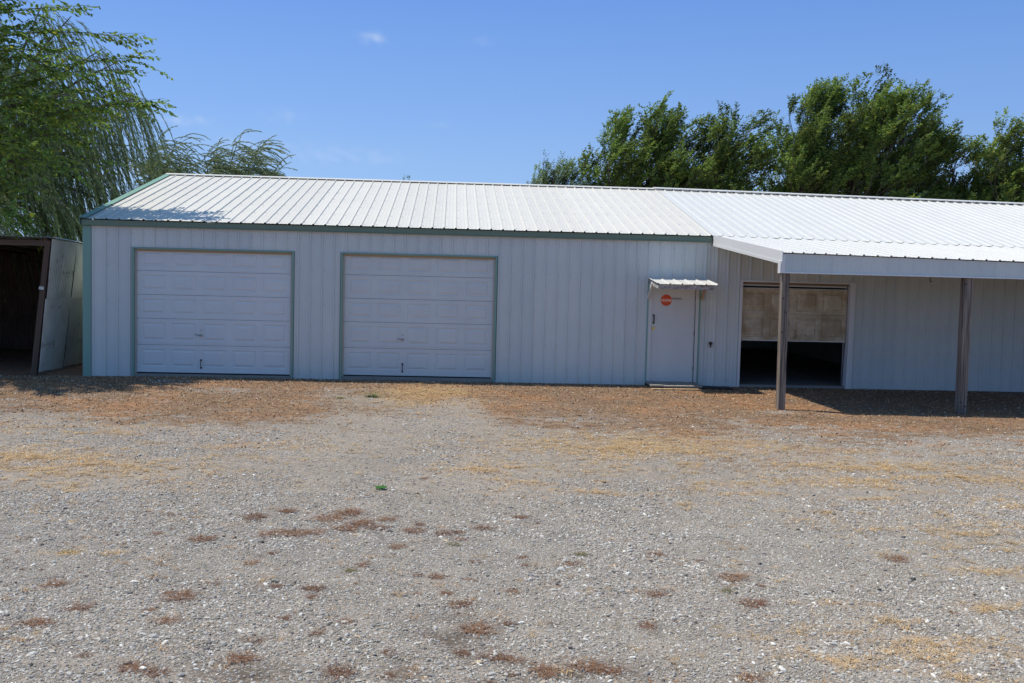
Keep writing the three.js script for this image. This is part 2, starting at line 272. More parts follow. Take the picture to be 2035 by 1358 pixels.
{ // leaf litter on the dirt strip
  const geos = [0, 1, 2].map((k) => { const r = rng(90 + k), p = [], n = 5, c = [0, .25 + .2 * r(), 0]; for (let i = 0; i < n; i++) { const a = i / n * 6.283, b = (i + 1) / n * 6.283, f = (t) => [Math.cos(t) * (1 + .3 * hash2(t * 10, k, 3)), .35 * Math.sin(2 * t + k), Math.sin(t) * .6]; p.push(...c, ...f(a), ...f(i === n - 1 ? 0 : b)); } return triGeo(p); });
  const R = rng(31), M = new THREE.Matrix4(), Q = new THREE.Quaternion(), E = new THREE.Euler(), C = new THREE.Color(), lists = [[], [], []];
  const pal = [[.28, .15, .075], [.37, .22, .115], [.21, .115, .06], [.48, .34, .20], [.14, .085, .055], [.60, .52, .40], [.31, .145, .068]];
  for (let i = 0; i < 90000; i++) {
    const x = -10 + 21 * R(), z = .08 + 15 * R() ** 1.6, h = R(); if (!inView(x, z, .6)) continue;
    const q = zones(x, z); if (h > q.dirt * (.55 + .35 * sstep(1, -7, x)) + .006) continue;
    lists[(R() * 3) | 0].push([x, z, .008 + .016 * R() * R(), R(), R(), R(), R()]);
  }
  const mat = std({ roughness: .9 });
  lists.forEach((l, k) => {
    const im = new THREE.InstancedMesh(geos[k], mat, l.length); im.name = numbered('leaf_litter'); im.castShadow = im.receiveShadow = true;
    l.forEach(([x, z, s, a, b, c, d], i) => { E.set((a - .5) * 1.3, b * 6.28, (c - .5) * 1.3); Q.setFromEuler(E); M.compose(V(x, groundY(x, z) + s * .3, z), Q, V(s, s, s)); im.setMatrixAt(i, M); const p = pal[Math.min(6, (d * 7.3) | 0)], t = .8 + .4 * a; im.setColorAt(i, C.setRGB(p[0] * t, p[1] * t, p[2] * t)); });
    tag(im, 'brown scraps of dry leaves covering the dirt strip', 'leaf litter', 'dry leaf litter by the building', 'stuff'); scene.add(im);
  });
}

// ------------------------------------------------------------------ ribbed sheet metal
const PITCH = .2286, PH = -6.63;
function ribProfile(s0, s1, phase = PH, H = .0205, pitch = PITCH) {
  const pts = [], k0 = Math.floor((s0 - phase) / pitch) - 1, k1 = Math.ceil((s1 - phase) / pitch) + 1;
  for (let k = k0; k <= k1; k++) {
    const c = phase + k * pitch; pts.push([c - .021, 0], [c - .011, H], [c + .011, H], [c + .021, 0]);
    for (const m of [c + pitch / 3, c + pitch * 2 / 3]) pts.push([m - .015, 0], [m - .006, .0022], [m + .006, .0022], [m + .015, 0]);
  }
  const hAt = (s) => { for (let i = 1; i < pts.length; i++) if (s <= pts[i][0]) return mix(pts[i - 1][1], pts[i][1], (s - pts[i - 1][0]) / Math.max(1e-9, pts[i][0] - pts[i - 1][0])); return 0; };
  return [[s0, hAt(s0)], ...pts.filter((p) => p[0] > s0 + 1e-4 && p[0] < s1 - 1e-4), [s1, hAt(s1)]];
}
function sheet(prof, P, rows = 1) { // P(s, t, h) -> Vector3, t in 0..1
  const pos = [], uv = [];
  for (let i = 1; i < prof.length; i++) for (let r = 0; r < rows; r++) {
    const [s0, h0] = prof[i - 1], [s1, h1] = prof[i], t0 = r / rows, t1 = (r + 1) / rows;
    const a = P(s0, t0, h0), b = P(s1, t0, h1), c = P(s0, t1, h0), d = P(s1, t1, h1);
    pos.push(...a, ...b, ...d, ...a, ...d, ...c);
    const len = a.distanceTo(c) / (t1 - t0); uv.push(s0, t0 * len, s1, t0 * len, s1, t1 * len, s0, t0 * len, s1, t1 * len, s0, t1 * len);
  }
  return triGeo(pos, uv);
}
const sheetCuts = (x0, x1, w = PITCH * 4, phase = PH) => { const c = [x0]; let k = Math.ceil((x0 - phase + .03) / w); for (; phase + .02 + k * w < x1 - .03; k++) if (phase + .02 + k * w > x0 + .03) c.push(phase + .02 + k * w); c.push(x1); return c; };
let sheetCount = 0;
function wallPanels(parent, x0, x1, y0, y1, z = 0, mats = wallMats) {
  const c = sheetCuts(x0, x1);
  for (let i = 1; i < c.length; i++) {
    const m = mats[sheetCount++ % mats.length], dz = (i % 2) * .0018;
    mesh('wall_panel', sheet(ribProfile(c[i - 1], c[i]), (s, t, h) => V(s, mix(y0, y1, t), z + dz + h)), m, parent);
  }
}

// ------------------------------------------------------------------ the metal building
const B = thing('metal_building', 'long white ribbed metal building with green trim and open canopy bay', 'building');
const EY = 2.988, EZ = .116, RY = 4.413, RZ = -5.756, XL = -7.03, XS = 5.10, XR = 21;   // eave, ridge, ends
const drop = (x) => .0115 * Math.max(0, x - XS);
{
  const fw = grp('front_wall', B);
  for (const r of [[-6.90, -6.135, -.06, 2.87], [-6.135, -3.045, 2.478, 2.87], [-3.045, -2.165, -.06, 2.87], [-2.165, .895, 2.482, 2.87], [.895, 3.872, -.06, 2.87], [3.872, 4.945, 2.065, 2.87], [4.945, 5.13, -.06, 2.87]]) wallPanels(fw, ...r);
  for (const r of [[5.13, 5.752, -.06, 2.80], [5.752, 8.005, 2.135, 2.80], [8.005, XR, -.06, 2.80]]) wallPanels(fw, ...r, -.006);
  mesh('wall_seam_trim', boxG(5.09, 5.75, 2.785, 2.80, .0, .024), whiteTrim, fw);
  // framing behind the sheets: closes the shell and gives it thickness
  const fr = [];
  for (const [a, b, c, d] of [[-7.0, -6.11, -.1, 2.93], [-6.11, -3.07, 2.50, 2.93], [-3.07, -2.14, -.1, 2.93], [-2.14, .87, 2.50, 2.93], [.87, 3.93, -.1, 2.93], [3.93, 4.90, 2.06, 2.93], [4.90, 5.77, -.1, 2.93], [5.77, 7.99, 2.15, 2.93], [7.99, XR - .03, -.1, 2.93]]) fr.push(boxG(a, b, c, d, -.13, -.035));
  mesh('wall_framing', mergeGeometries(fr), darkTimber, fw);
  const sc = new THREE.CylinderGeometry(.007, .007, .006, 6); sc.rotateX(Math.PI / 2); const at = [];
  for (let k = 0; PH + k * PITCH < 15; k++) for (const y of [.12, .75, 1.45, 2.12, 2.72]) { const x = PH + k * PITCH + .045; if ((x > -6.15 && x < -3.03 && y < 2.5) || (x > -2.18 && x < .91 && y < 2.5) || (x > 3.85 && x < 4.97 && y < 2.1) || (x > 5.72 && x < 8.1 && y < 2.16)) continue; at.push([x, y + .004 * ((k * 7) % 5)]); }
  const sm = new THREE.InstancedMesh(sc, std({ rgb: [.33, .34, .35], roughness: .5 }), at.length), SM = new THREE.Matrix4(); at.forEach(([x, y], i) => { SM.makeTranslation(x, y, .004); sm.setMatrixAt(i, SM); }); sm.name = 'wall_screws'; sm.userData.kind = 'stuff'; fw.add(sm);
  // corner trim, painted green
  const ct = grp('corner_trim', B);
  mesh('trim_front_leg', boxG(-7.045, -6.895, -.08, 2.855, .0215, .025), greenTrim, ct);
  mesh('trim_side_leg', boxG(-7.049, -7.0455, -.08, 2.855, -.12, .025), greenTrim, ct);
  // eave fascia
  const fa = grp('eave_fascia', B);
  mesh('fascia_board', boxG(-7.05, 5.115, 2.862, 2.972, .029, .075), greenFascia, fa);
  mesh('fascia_drip_edge', boxG(-7.05, 5.115, 2.866, 2.874, .0755, .088), greenFascia, fa);
}
{ // end walls and back wall
  const gl = (x, name, mat) => {
    const s = new THREE.Shape(); s.moveTo(.14, -.1); s.lineTo(.14, 2.90); s.lineTo(5.756, 4.33 - drop(x)); s.lineTo(11.5, 2.90); s.lineTo(11.5, -.1); s.closePath();
    const g = new THREE.ExtrudeGeometry(s, { depth: .1, bevelEnabled: false }); g.rotateY(Math.PI / 2); g.translate(x, 0, 0); return mesh(name, g, mat, B);
  };
  gl(-7.04, 'gable_wall', wallMats[0]); gl(XR - .1, 'gable_wall', wallMats[1]);
  gl(5.20, 'partition_wall', wallMats[0]); gl(10.2, 'partition_wall', wallMats[0]);
  mesh('back_wall', boxG(-7.03, XR - .1, -.1, 2.9, -11.62, -11.52), wallMats[0], B);
  mesh('floor_slab', boxG(-6.9, XR - .12, -.2, .045, -11.5, -.02), concrete, B);
}
{ // roof: sheet by sheet, older panels on the left, brighter ones over the open bay
  const roof = grp('roof', B);
  const P = (dy0, lift) => (s, t, h) => { const y = mix(EY, RY, t) - drop(s) * mix(.9, 1, t), z = mix(EZ, RZ, t), n = h + lift; return V(s, y + n * .9716, z + n * .236); };
  const cuts = (a, b) => sheetCuts(a, b, PITCH * 4, PH + .06);
  let c = cuts(XL, XS), k = 0;
  for (let i = 1; i < c.length; i++) mesh('roof_panel', sheet(ribProfile(c[i - 1], c[i], PH + .06), P(0, .002 * (i % 2)), 1), roofMats[k++ % 3], roof);
  c = cuts(XS, XR);
  for (let i = 1; i < c.length; i++) mesh('roof_panel', sheet(ribProfile(c[i - 1], c[i], PH + .06), P(0, .004 + .002 * (i % 2)), 1), roofMatsNew[k++ % 2], roof);
  // rear slope, unseen from the yard: wide sheets
  for (const [a, b, m] of [[XL, XS, roofMats[0]], [XS, XR, roofMatsNew[0]]]) mesh('rear_roof_panel', sheet(ribProfile(a, b, PH + .06), (s, t, h) => V(s, mix(EY, RY, t) - drop(s) + h, mix(-11.63, RZ, t))), m, roof);
  // ridge caps
  const cap = (a, b, lift, mat) => {
    const pr = [[-.19, -.046], [-.02, -.004], [.02, -.004], [.19, -.046]], pos = [], n = 24;
    for (let i = 0; i < n; i++) for (let j = 1; j < 4; j++) { const x0 = mix(a, b, i / n), x1 = mix(a, b, (i + 1) / n), q = (x, p) => [x, RY + .038 + lift - drop(x) + p[1], RZ + p[0]]; pos.push(...q(x0, pr[j - 1]), ...q(x0, pr[j]), ...q(x1, pr[j]), ...q(x0, pr[j - 1]), ...q(x1, pr[j]), ...q(x1, pr[j - 1])); }
    const lip = []; for (let i = 0; i < n; i++) { const x0 = mix(a, b, i / n), x1 = mix(a, b, (i + 1) / n), q = (x, d) => [x, RY + .038 + lift - drop(x) - .046 - d, RZ + .19]; lip.push(...q(x0, 0), ...q(x0, .012), ...q(x1, .012), ...q(x0, 0), ...q(x1, .012), ...q(x1, 0)); }
    mesh('ridge_cap', triGeo([...pos, ...lip]), mat, roof);
  };
  cap(-7.07, 5.08, 0, roofMats[0]); cap(5.05, XR, .022, roofMatsNew[0]);
  // green rake trim down the left edge
  const up = V(0, RY - EY, RZ - EZ).normalize();
  const rake = (x0, x1, n0, n1, name) => { const pos = [], q = (x, t, n) => V(x, mix(EY, RY, t) + n * .9716, mix(EZ + .012, RZ, t) + n * .236); const a = q(x0, 0, n0), b = q(x1, 0, n0), cc = q(x0, 1, n0), d = q(x1, 1, n0), e = q(x0, 0, n1), f = q(x1, 0, n1), g = q(x0, 1, n1), h = q(x1, 1, n1);
    const quad = (A, Bq, C, D) => pos.push(...A, ...Bq, ...C, ...A, ...C, ...D); quad(e, f, h, g); quad(a, e, g, cc); quad(b, d, h, f); quad(a, b, f, e); quad(a, cc, d, b); quad(cc, g, h, d); mesh(name, triGeo(pos), greenTrim, roof); };
  rake(-7.075, -6.94, .023, .029, 'rake_trim'); rake(-7.079, -7.0755, -.13, .029, 'rake_trim_side');
  // roofing screws, far too many and too small to pick apart
  const sg = new THREE.CylinderGeometry(.009, .009, .007, 6); sg.rotateX(.24);
  const list = []; for (let s = XL + .1; s < 15; s += PITCH / 1) for (let r = 0; r < 7; r++) { const k2 = Math.round((s - PH - .06) / PITCH), x = PH + .06 + k2 * PITCH + .05, t = .03 + r * .155; list.push([x, t]); }
  const im = new THREE.InstancedMesh(sg, std({ rgb: [.42, .43, .45], roughness: .5 }), list.length), M = new THREE.Matrix4();
  list.forEach(([x, t], i) => { M.makeTranslation(x, mix(EY, RY, t) - drop(x) + .006, mix(EZ, RZ, t)); im.setMatrixAt(i, M); }); im.name = 'roof_screws'; im.userData.kind = 'stuff'; im.castShadow = im.receiveShadow = true; roof.add(im);
}

// ------------------------------------------------------------------ garage doors
// one steel door section with pressed raised panels: face sheet with openings + a panel mesh in each
function pressedPanel(x0, x1, y0, y1, k = 1) {
  const rings = [[0, 0], [.012, -.010], [.026, -.010], [.060, .003]].map(([i, z]) => [i, z * k]), pos = [], uv = [];
  const R = rings.map(([i, z]) => [[x0 + i, y0 + i, z], [x1 - i, y0 + i, z], [x1 - i, y1 - i, z], [x0 + i, y1 - i, z]]);
  const tri = (...p) => p.forEach((q) => { pos.push(...q); uv.push(q[0], q[1]); });
  for (let k = 1; k < 4; k++) for (let i = 0; i < 4; i++) { const a = R[k - 1][i], b = R[k - 1][(i + 1) % 4], c = R[k][(i + 1) % 4], d = R[k][i]; tri(a, b, c, a, c, d); }
  tri(R[3][0], R[3][1], R[3][2], R[3][0], R[3][2], R[3][3]); return triGeo(pos, uv);
}
function doorSection(door, w, y0, y1, n, mat, z, mx = .085, my = .085, last) {
  const s = new THREE.Shape([V(0, y0), V(w, y0), V(w, y1), V(0, y1)].map((v) => new THREE.Vector2(v.x, v.y))), cell = (w - .04) / n;
  const rects = []; for (let i = 0; i < n; i++) rects.push([.02 + i * cell + mx * .75, .02 + (i + 1) * cell - mx * .75, y0 + my, y1 - my * .95]);
  for (const [a, b, c, d] of rects) s.holes.push(new THREE.Path([new THREE.Vector2(a, c), new THREE.Vector2(a, d), new THREE.Vector2(b, d), new THREE.Vector2(b, c)]));
  const face = new THREE.ShapeGeometry(s).toNonIndexed();
  const edge = mergeGeometries([boxG(.001, w - .001, y1 - .0015, y1 + .0005, -.04, -.0005), boxG(.001, w - .001, y0, y0 + .0015, -.04, -.0005), boxG(0, .002, y0, y1, -.04, -.0005), boxG(w - .002, w, y0, y1, -.04, -.0005), boxG(.002, w - .002, y0 + .002, y1 - .002, -.042, -.04)]).toNonIndexed();
  const g = mergeGeometries([face, edge]); g.computeVertexNormals();
  mesh('door_section', g, mat, door, [0, 0, z]);
  for (const [a, b, c, d] of rects) mesh('raised_panel', pressedPanel(a, b, c, d, mat === dirtyDoor ? 2 : 1), mat, door, [0, 0, z]);
}
function pullHandle(name, parent, x, y, z, h, mat, r = .009) {
  const g = mergeGeometries([rod([V(0, -h / 2, 0), V(0, -h / 2 + .02, .028), V(0, h / 2 - .02, .028), V(0, h / 2, 0)], r, 8, 14), boxG(-.018, .018, -h / 2 - .016, -h / 2 + .016, -.001, .006), boxG(-.018, .018, h / 2 - .016, h / 2 + .016, -.001, .006)]);
  return mesh(name, g, mat, parent, [x, y, z]);
}
function garageDoor(x0, x1, top, label, mat, sillY, hx) {
  const w = x1 - x0 - .10, d = grp('garage_door', B, [x0 + .05, 0, -.06]); d.userData.label = label;
  const ys = [sillY, sillY + .535, sillY + 1.045, sillY + 1.505, sillY + 1.965, sillY + 2.425];
  for (let i = 0; i < 5; i++) doorSection(d, w, ys[i] + (i ? .005 : .03), ys[i + 1] - .001, 5, mat, 0);
  mesh('rib_bead', boxG(.004, w - .004, ys[1] + .032, ys[1] + .038, -.004, .004), mat, d);
  mesh('rib_bead', boxG(.004, w - .004, ys[1] + .052, ys[1] + .058, -.004, .004), mat, d);
  mesh('bottom_rail', boxG(0, w, ys[0] + .006, ys[0] + .029, -.035, .006), mat, d);
  mesh('bottom_seal', boxG(.01, w - .01, ys[0] - .018, ys[0] + .0055, -.03, -.002), rubber, d);
  // lock lever with rose, key cylinder above it
  const lv = new THREE.CylinderGeometry(.032, .034, .016, 20); lv.rotateX(Math.PI / 2);
  mesh('lock_lever', mergeGeometries([lv, rod([V(0, 0, .01), V(-.004, 0, .04), V(-.04, .004, .045), V(-.085, .02, .042), V(-.105, .018, .04)], .0085, 8, 16)]), steel, d, [hx - x0 - .05, .80, .009]);
  const cy = new THREE.CylinderGeometry(.014, .015, .012, 14); cy.rotateX(Math.PI / 2); mesh('key_cylinder', cy, steel, d, [hx - x0 - .05, .895, .006]);
  pullHandle('pull_handle', d, hx - x0 - .045, .245, .001, .15, blackIron, .007);
  // frame round the opening: green outside trim, wooden stops, header
  const f = grp('garage_door_frame', B);
  for (const s of [0, 1]) {
    const o = s ? x1 : x0, k = s ? -1 : 1, bx = (a, b, ...r) => boxG(Math.min(o + k * a, o + k * b), Math.max(o + k * a, o + k * b), ...r);
    mesh('jamb_trim', mergeGeometries([bx(-.018, .012, -.07, top + .02, .0225, .026), bx(.0125, .016, -.07, top - .004, -.10, .026)]), greenTrim, f);
    mesh('door_stop', bx(.0165, .052, .0, top - .02, -.055, -.035), std({ rgb: [.50, .46, .40], roughness: .7 }), f);
  }
  mesh('head_trim', mergeGeometries([boxG(x0 - .018, x1 + .018, top - .006, top + .018, .0265, .030), boxG(x0 + .017, x1 - .017, top - .0095, top - .0065, -.10, .03)]), greenTrim, f);
  mesh('head_stop', boxG(x0 + .053, x1 - .053, top - .052, top - .0105, -.055, -.032), tanWood, f);
  mesh('sill', boxG(x0 - .02, x1 + .02, -.06, sillY - .02, -.10, .012), concrete, f);
}
garageDoor(-6.105, -3.07, 2.455, 'left garage door with five rows of raised panels', doorPaint, .065, -4.835);
garageDoor(-2.135, .868, 2.462, 'second garage door, slightly duller paint', doorPaintDull, .085, -.94);

// ------------------------------------------------------------------ half open door under the canopy
{
  const d = grp('half_open_garage_door', B, [5.79, 0, -.10]); d.userData.label = 'rust-stained overhead door raised halfway';
  const w = 2.18; doorSection(d, w, .945, 1.465, 4, dirtyDoor, 0, .07, .06); doorSection(d, w, 1.470, 1.975, 4, dirtyDoor, 0, .07, .06);
  mesh('top_rail', boxG(0, w, 1.98, 1.992, -.05, .012), whiteTrim, d);
  mesh('bottom_rail', boxG(0, w, .928, .944, -.035, .006), whiteTrim, d);
  pullHandle('pull_handle', d, 1.13, 1.075, .001, .15, std({ rgb: [.30, .24, .16], roughness: .5, metalness: .5 }), .008);
  mesh('spring_shaft', boxG(0, w, 2.03, 2.055, -.06, -.03), whiteTrim, d);
  for (const x of [.01, w - .035]) mesh('track', boxG(x, x + .025, .06, 2.10, -.10, -.05), steel, d);
  const f = grp('garage_door_frame', B);
  mesh('jamb_trim', mergeGeometries([boxG(5.735, 5.785, -.07, 2.13, .0145, .018), boxG(5.7855, 5.789, -.07, 2.13, -.13, .018)]), whiteTrim, f);
  // right jamb trim, kicked out at the foot
  const pos = [], q = (A, b, c, e) => pos.push(...A, ...b, ...c, ...A, ...c, ...e), L = [[-.07, 7.955, .05], [.5, 7.965, .035], [1.0, 7.985, .025], [2.13, 7.985, .018]];
  for (let i = 1; i < 4; i++) { const [y0, a0, z0] = L[i - 1], [y1, a1, z1] = L[i]; q([a0, y0, z0], [8.085, y0, .0215], [8.085, y1, .0215], [a1, y1, z1]); q([a0, y0, -.13], [a0, y0, z0], [a1, y1, z1], [a1, y1, -.13]); }
  mesh('bent_jamb_trim', triGeo(pos), whiteTrim, f);
  mesh('head_trim', mergeGeometries([boxG(5.735, 8.10, 2.105, 2.138, .0225, .03), boxG(5.79, 7.98, 2.1015, 2.1045, -.13, .03)]), whiteTrim, f);
  mesh('header', boxG(5.79, 7.985, 2.06, 2.10, -.125, -.07), darkTimber, f);
}

// ------------------------------------------------------------------ entry door
{
  const d = grp('entry_door', B, [3.97, 0, .012]);
  const w = .868; mesh('door_leaf', boxG(0, w, .068, 2.02, -.045, 0), entryPaint, d);
  mesh('kick_sweep', boxG(0, w, .045, .0675, -.045, .006), framePaint, d);
  pullHandle('pull_handle', d, .045, 1.32, .001, .155, blackIron, .012);
  const db = new THREE.CylinderGeometry(.031, .034, .016, 24), db2 = new THREE.CylinderGeometry(.017, .019, .014, 18); db.rotateX(Math.PI / 2); db2.rotateX(Math.PI / 2); db2.translate(0, 0, .014);
  mesh('deadbolt', mergeGeometries([db, db2]), brass, d, [.043, 1.135, .009]);
  for (const y of [.35, 1.05, 1.75]) { const h = new THREE.CylinderGeometry(.007, .007, .09, 8); mesh('hinge', h, blackIron, d, [w - .001, y, .006]); }
  // round orange sticker, white lower-case lettering
  const cv = document.createElement('canvas'); cv.width = cv.height = 256; const c = cv.getContext('2d');
  c.fillStyle = '#d9480f'; c.fillRect(0, 0, 256, 256); c.strokeStyle = '#b93a0c'; c.lineWidth = 6; c.beginPath(); c.arc(128, 128, 123, 0, 7); c.stroke();
  c.fillStyle = '#fff4ea'; c.font = 'bold 88px sans-serif'; c.textAlign = 'center'; c.textBaseline = 'middle'; c.fillText('vivint', 128, 128); c.fillStyle = '#ef8a52'; c.font = '14px sans-serif'; c.fillRect(74, 182, 108, 4); c.beginPath(); c.arc(128, 212, 7, 0, 7); c.fill(); c.beginPath(); c.arc(128, 62, 6, 0, 7); c.fill();
  const t = new THREE.CanvasTexture(cv); t.colorSpace = THREE.SRGBColorSpace;
  const st = new THREE.CylinderGeometry(.112, .112, .002, 48); st.rotateX(Math.PI / 2); const capUv = st.attributes.uv, sp = st.attributes.position;
  for (let i = 0; i < capUv.count; i++) capUv.setXY(i, sp.getX(i) / .224 + .5, sp.getY(i) / .224 + .5);
  mesh('round_sticker', st, std({ map: t, roughness: .45 }), d, [.285, 1.70, .0022]);
  const font = await new FontLoader().loadAsync('fonts/droid/droid_sans_bold.typeface.json');
  const tg = new TextGeometry('DOGHOUSE', { font, size: .038, depth: .0015, curveSegments: 3 }); tg.scale(.66, 1.08, 1);
  mesh('door_lettering', tg, std({ rgb: [.10, .10, .105], roughness: .6 }), d, [.405, 1.715, .0006]);
  const f = grp('entry_door_frame', B);
  mesh('frame_jamb', boxG(3.902, 3.966, .04, 2.06, -.03, .036), framePaint, f); mesh('frame_jamb', boxG(4.842, 4.908, .04, 2.06, -.03, .036), framePaint, f); mesh('frame_head', boxG(3.967, 4.841, 2.024, 2.06, -.03, .034), framePaint, f);
  mesh('side_trim', boxG(3.872, 3.9005, -.06, 2.07, .0, .027), greenTrim, f); mesh('side_trim', boxG(4.9095, 4.945, -.06, 2.07, .0, .027), greenTrim, f);
  mesh('threshold', boxG(3.88, 4.93, -.06, .039, -.10, .05), blackIron, f);
  // black cord running down from the awning along the hinge side
  mesh('cord', rod([V(4.80, 1.985, 1.0), V(4.803, 1.95, .99), V(4.81, 1.93, .5), V(4.835, 1.94, .06), V(4.838, 1.5, .041), V(4.838, .7, .04), V(4.84, .06, .041)], .005, 5, 30), blackIron, f);
}
{ // little awning above it
  const a = grp('awning', B), y0 = 2.125, y1 = 2.018, zf = 1.0, c = [3.86, 4.43, 5.02];
  for (let i = 1; i < 3; i++) mesh('awning_panel', sheet(ribProfile(c[i - 1], c[i], 3.875, .019), (s, t, h) => V(s, mix(y0, y1, t) + h + .002 * i, mix(.03, zf + .03, t))), roofMatsNew[0], a);
  mesh('front_board', boxG(3.885, 4.955, 1.928, 2.003, .955, .99), awningWood, a);
  for (const x of [3.885, 4.92]) { const s = new THREE.Shape([[.03, 2.02], [.03, 2.11], [.954, 2.008], [.954, 1.93]].map((q) => new THREE.Vector2(-q[0], q[1]))); const g = new THREE.ExtrudeGeometry(s, { depth: .035, bevelEnabled: false }); g.rotateY(Math.PI / 2); mesh('side_board', g, awningWood, a, [x, 0, 0]); }
  for (const x of [3.885, 4.955]) mesh('brace', beam(V(x, 1.74, .035), V(x, 2.04, .42), .035, .06), x < 4 ? framePaint : tanWood, a);
}
{ // wall fitting beside the door
  const f = grp('wall_spigot', B, [5.168, .86, .012]); f.userData.label = 'small rusty brown wall fitting';
  const g = new THREE.TorusGeometry(.028, .008, 8, 18); g.translate(0, 0, .05); const s = new THREE.CylinderGeometry(.014, .018, .06, 10); s.rotateX(Math.PI / 2); s.translate(0, 0, .025);
  const n = new THREE.CylinderGeometry(.013, .015, .06, 10); n.translate(.003, -.05, .035); mesh('valve', mergeGeometries([g, s, n, boxG(-.028, .028, -.006, .006, .045, .055), boxG(-.006, .006, -.028, .028, .045, .055)]), std({ rgb: [.085, .05, .03], roughness: .7, metalness: .4 }), f);
}

// ------------------------------------------------------------------ canopy over the open bay
const FZ = 3.66;
{
  const c = grp('canopy', B), xl = (z) => mix(5.145, 5.36, (z - .13) / (FZ - .13)), yT = (x, t) => mix(2.9935, 2.578, t) - drop(x) * .95, zT = (t) => mix(.02, FZ + .045, t);
  const cuts = sheetCuts(5.38, XR, PITCH * 4, PH + .06); cuts[0] = 5.14;
  for (let i = 1; i < cuts.length; i++) {
    const pr = ribProfile(cuts[i - 1], cuts[i], PH + .06), lift = .002 * (i % 2);
    mesh('canopy_roof_panel', sheet(pr, (s, t, h) => { const k = i === 1 ? (cuts[1] - s) / (cuts[1] - 5.14) : 0, x = s + k * (xl(zT(t)) - 5.14); return V(x, yT(x, t) + h + lift, zT(t)); }, i === 1 ? 4 : 1), roofMatsNew[i % 2], c);
  }
  // white barge board down the left edge, with its lower flashing strip
  const barge = (d0, d1, off, name) => { const pos = [], n = 6, q = (t, d, o) => { const z = mix(.10, FZ + .02, t), tt = (z - .02) / (FZ + .025), x = xl(z) - .012 + o; return [x, yT(x, tt) + .024 - d, z]; };
    for (let i = 0; i < n; i++) { const a = i / n, b = (i + 1) / n, Q = (A, Bq, C, D) => pos.push(...A, ...Bq, ...C, ...A, ...C, ...D); Q(q(a, d0, -off), q(b, d0, -off), q(b, d1, -off), q(a, d1, -off)); Q(q(a, d0, .008), q(b, d0, .008), q(b, d1, .008), q(a, d1, .008)); Q(q(a, d0, -off), q(b, d0, -off), q(b, d0, .008), q(a, d0, .008)); Q(q(a, d1, -off), q(b, d1, -off), q(b, d1, .008), q(a, d1, .008)); if (i === n - 1) Q(q(1, d0, -off), q(1, d0, .008), q(1, d1, .008), q(1, d1, -off)); }
    mesh(name, triGeo(pos), whiteTrim, c); };
  barge(0, .165, .004, 'barge_board'); barge(.1655, .215, .010, 'barge_flashing');
  mesh('barge_end_trim', boxG(5.325, 5.352, 2.245, 2.44, FZ - .13, FZ + .006), whiteTrim, c);
  // ribbed fascia sheets along the front and the strip under them
  const fc = sheetCuts(5.352, XR, PITCH * 4, PH);
  for (let i = 1; i < fc.length; i++) mesh('fascia_panel', sheet(ribProfile(fc[i - 1], fc[i], PH, .010), (s, t, h) => V(s, mix(2.262, 2.566 - drop(s), t), FZ + h + .0015 * (i % 2))), wallMats[i % 3], c);
  mesh('fascia_corner_trim', boxG(5.345, 5.40, 2.25, 2.545, FZ + .0125, FZ + .016), whiteTrim, c);
  mesh('fascia_base_strip', boxG(5.345, XR, 2.244, 2.268, FZ - .02, FZ + .019), whiteTrim, c);
  mesh('header_beam', boxG(5.36, XR, 2.27, 2.51, FZ - .20, FZ - .155), shedTimber, c);
  for (const z of [.7, 1.6, 2.5, 3.3]) { const t = (z - .02) / (FZ + .025); mesh('purlin', beam(V(5.40, yT(5.4, t) - .065, z), V(XR, yT(XR, t) - .065, z), .04, .075), shedTimber, c); }
  { const pos = [], q = (x, t) => [x, yT(x, t) - .012, zT(t)], a = q(5.39, .03), b = q(XR, .03), e = q(XR, .975), f = q(5.42, .975), lo = (p) => [p[0], p[1] - .012, p[2]], Q = (A, Bq, C, D) => pos.push(...A, ...Bq, ...C, ...A, ...C, ...D); Q(a, b, e, f); Q(lo(a), lo(b), lo(e), lo(f)); Q(f, e, lo(e), lo(f)); Q(a, f, lo(f), lo(a)); mesh('roof_decking', triGeo(pos), std({ rgb: [.13, .095, .065], roughness: .9 }), c); }
  // posts
  const post = (x, z, mat, lean, w = .118, dd = .14) => { const g = chamferBox(w, 2.36, dd, .006); const u = g.attributes.uv, p = g.attributes.position; for (let i = 0; i < u.count; i++) u.setXY(i, (p.getX(i) * .9 + p.getZ(i)) * 3.4 + .5, p.getY(i) / 2.4); const m = mesh('post', g, mat, c, [x, -.08, z]); m.rotation.z = lean; return m; };
  post(5.462, 3.535, postWood, .006); const p2 = post(8.515, 3.565, postWoodBrown, .004, .145); p2.userData.label = 'weathered brown post';
  for (const x of [11.6, 14.7, 17.8]) post(x, 3.56, postWood, 0);
  mesh('hanging_hook', rod([V(7.905, 2.30, 3.50), V(7.915, 2.25, 3.50), V(7.91, 2.21, 3.50), V(7.925, 2.17, 3.50), V(7.945, 2.165, 3.50)], .008, 6, 14), blackIron, c);
}

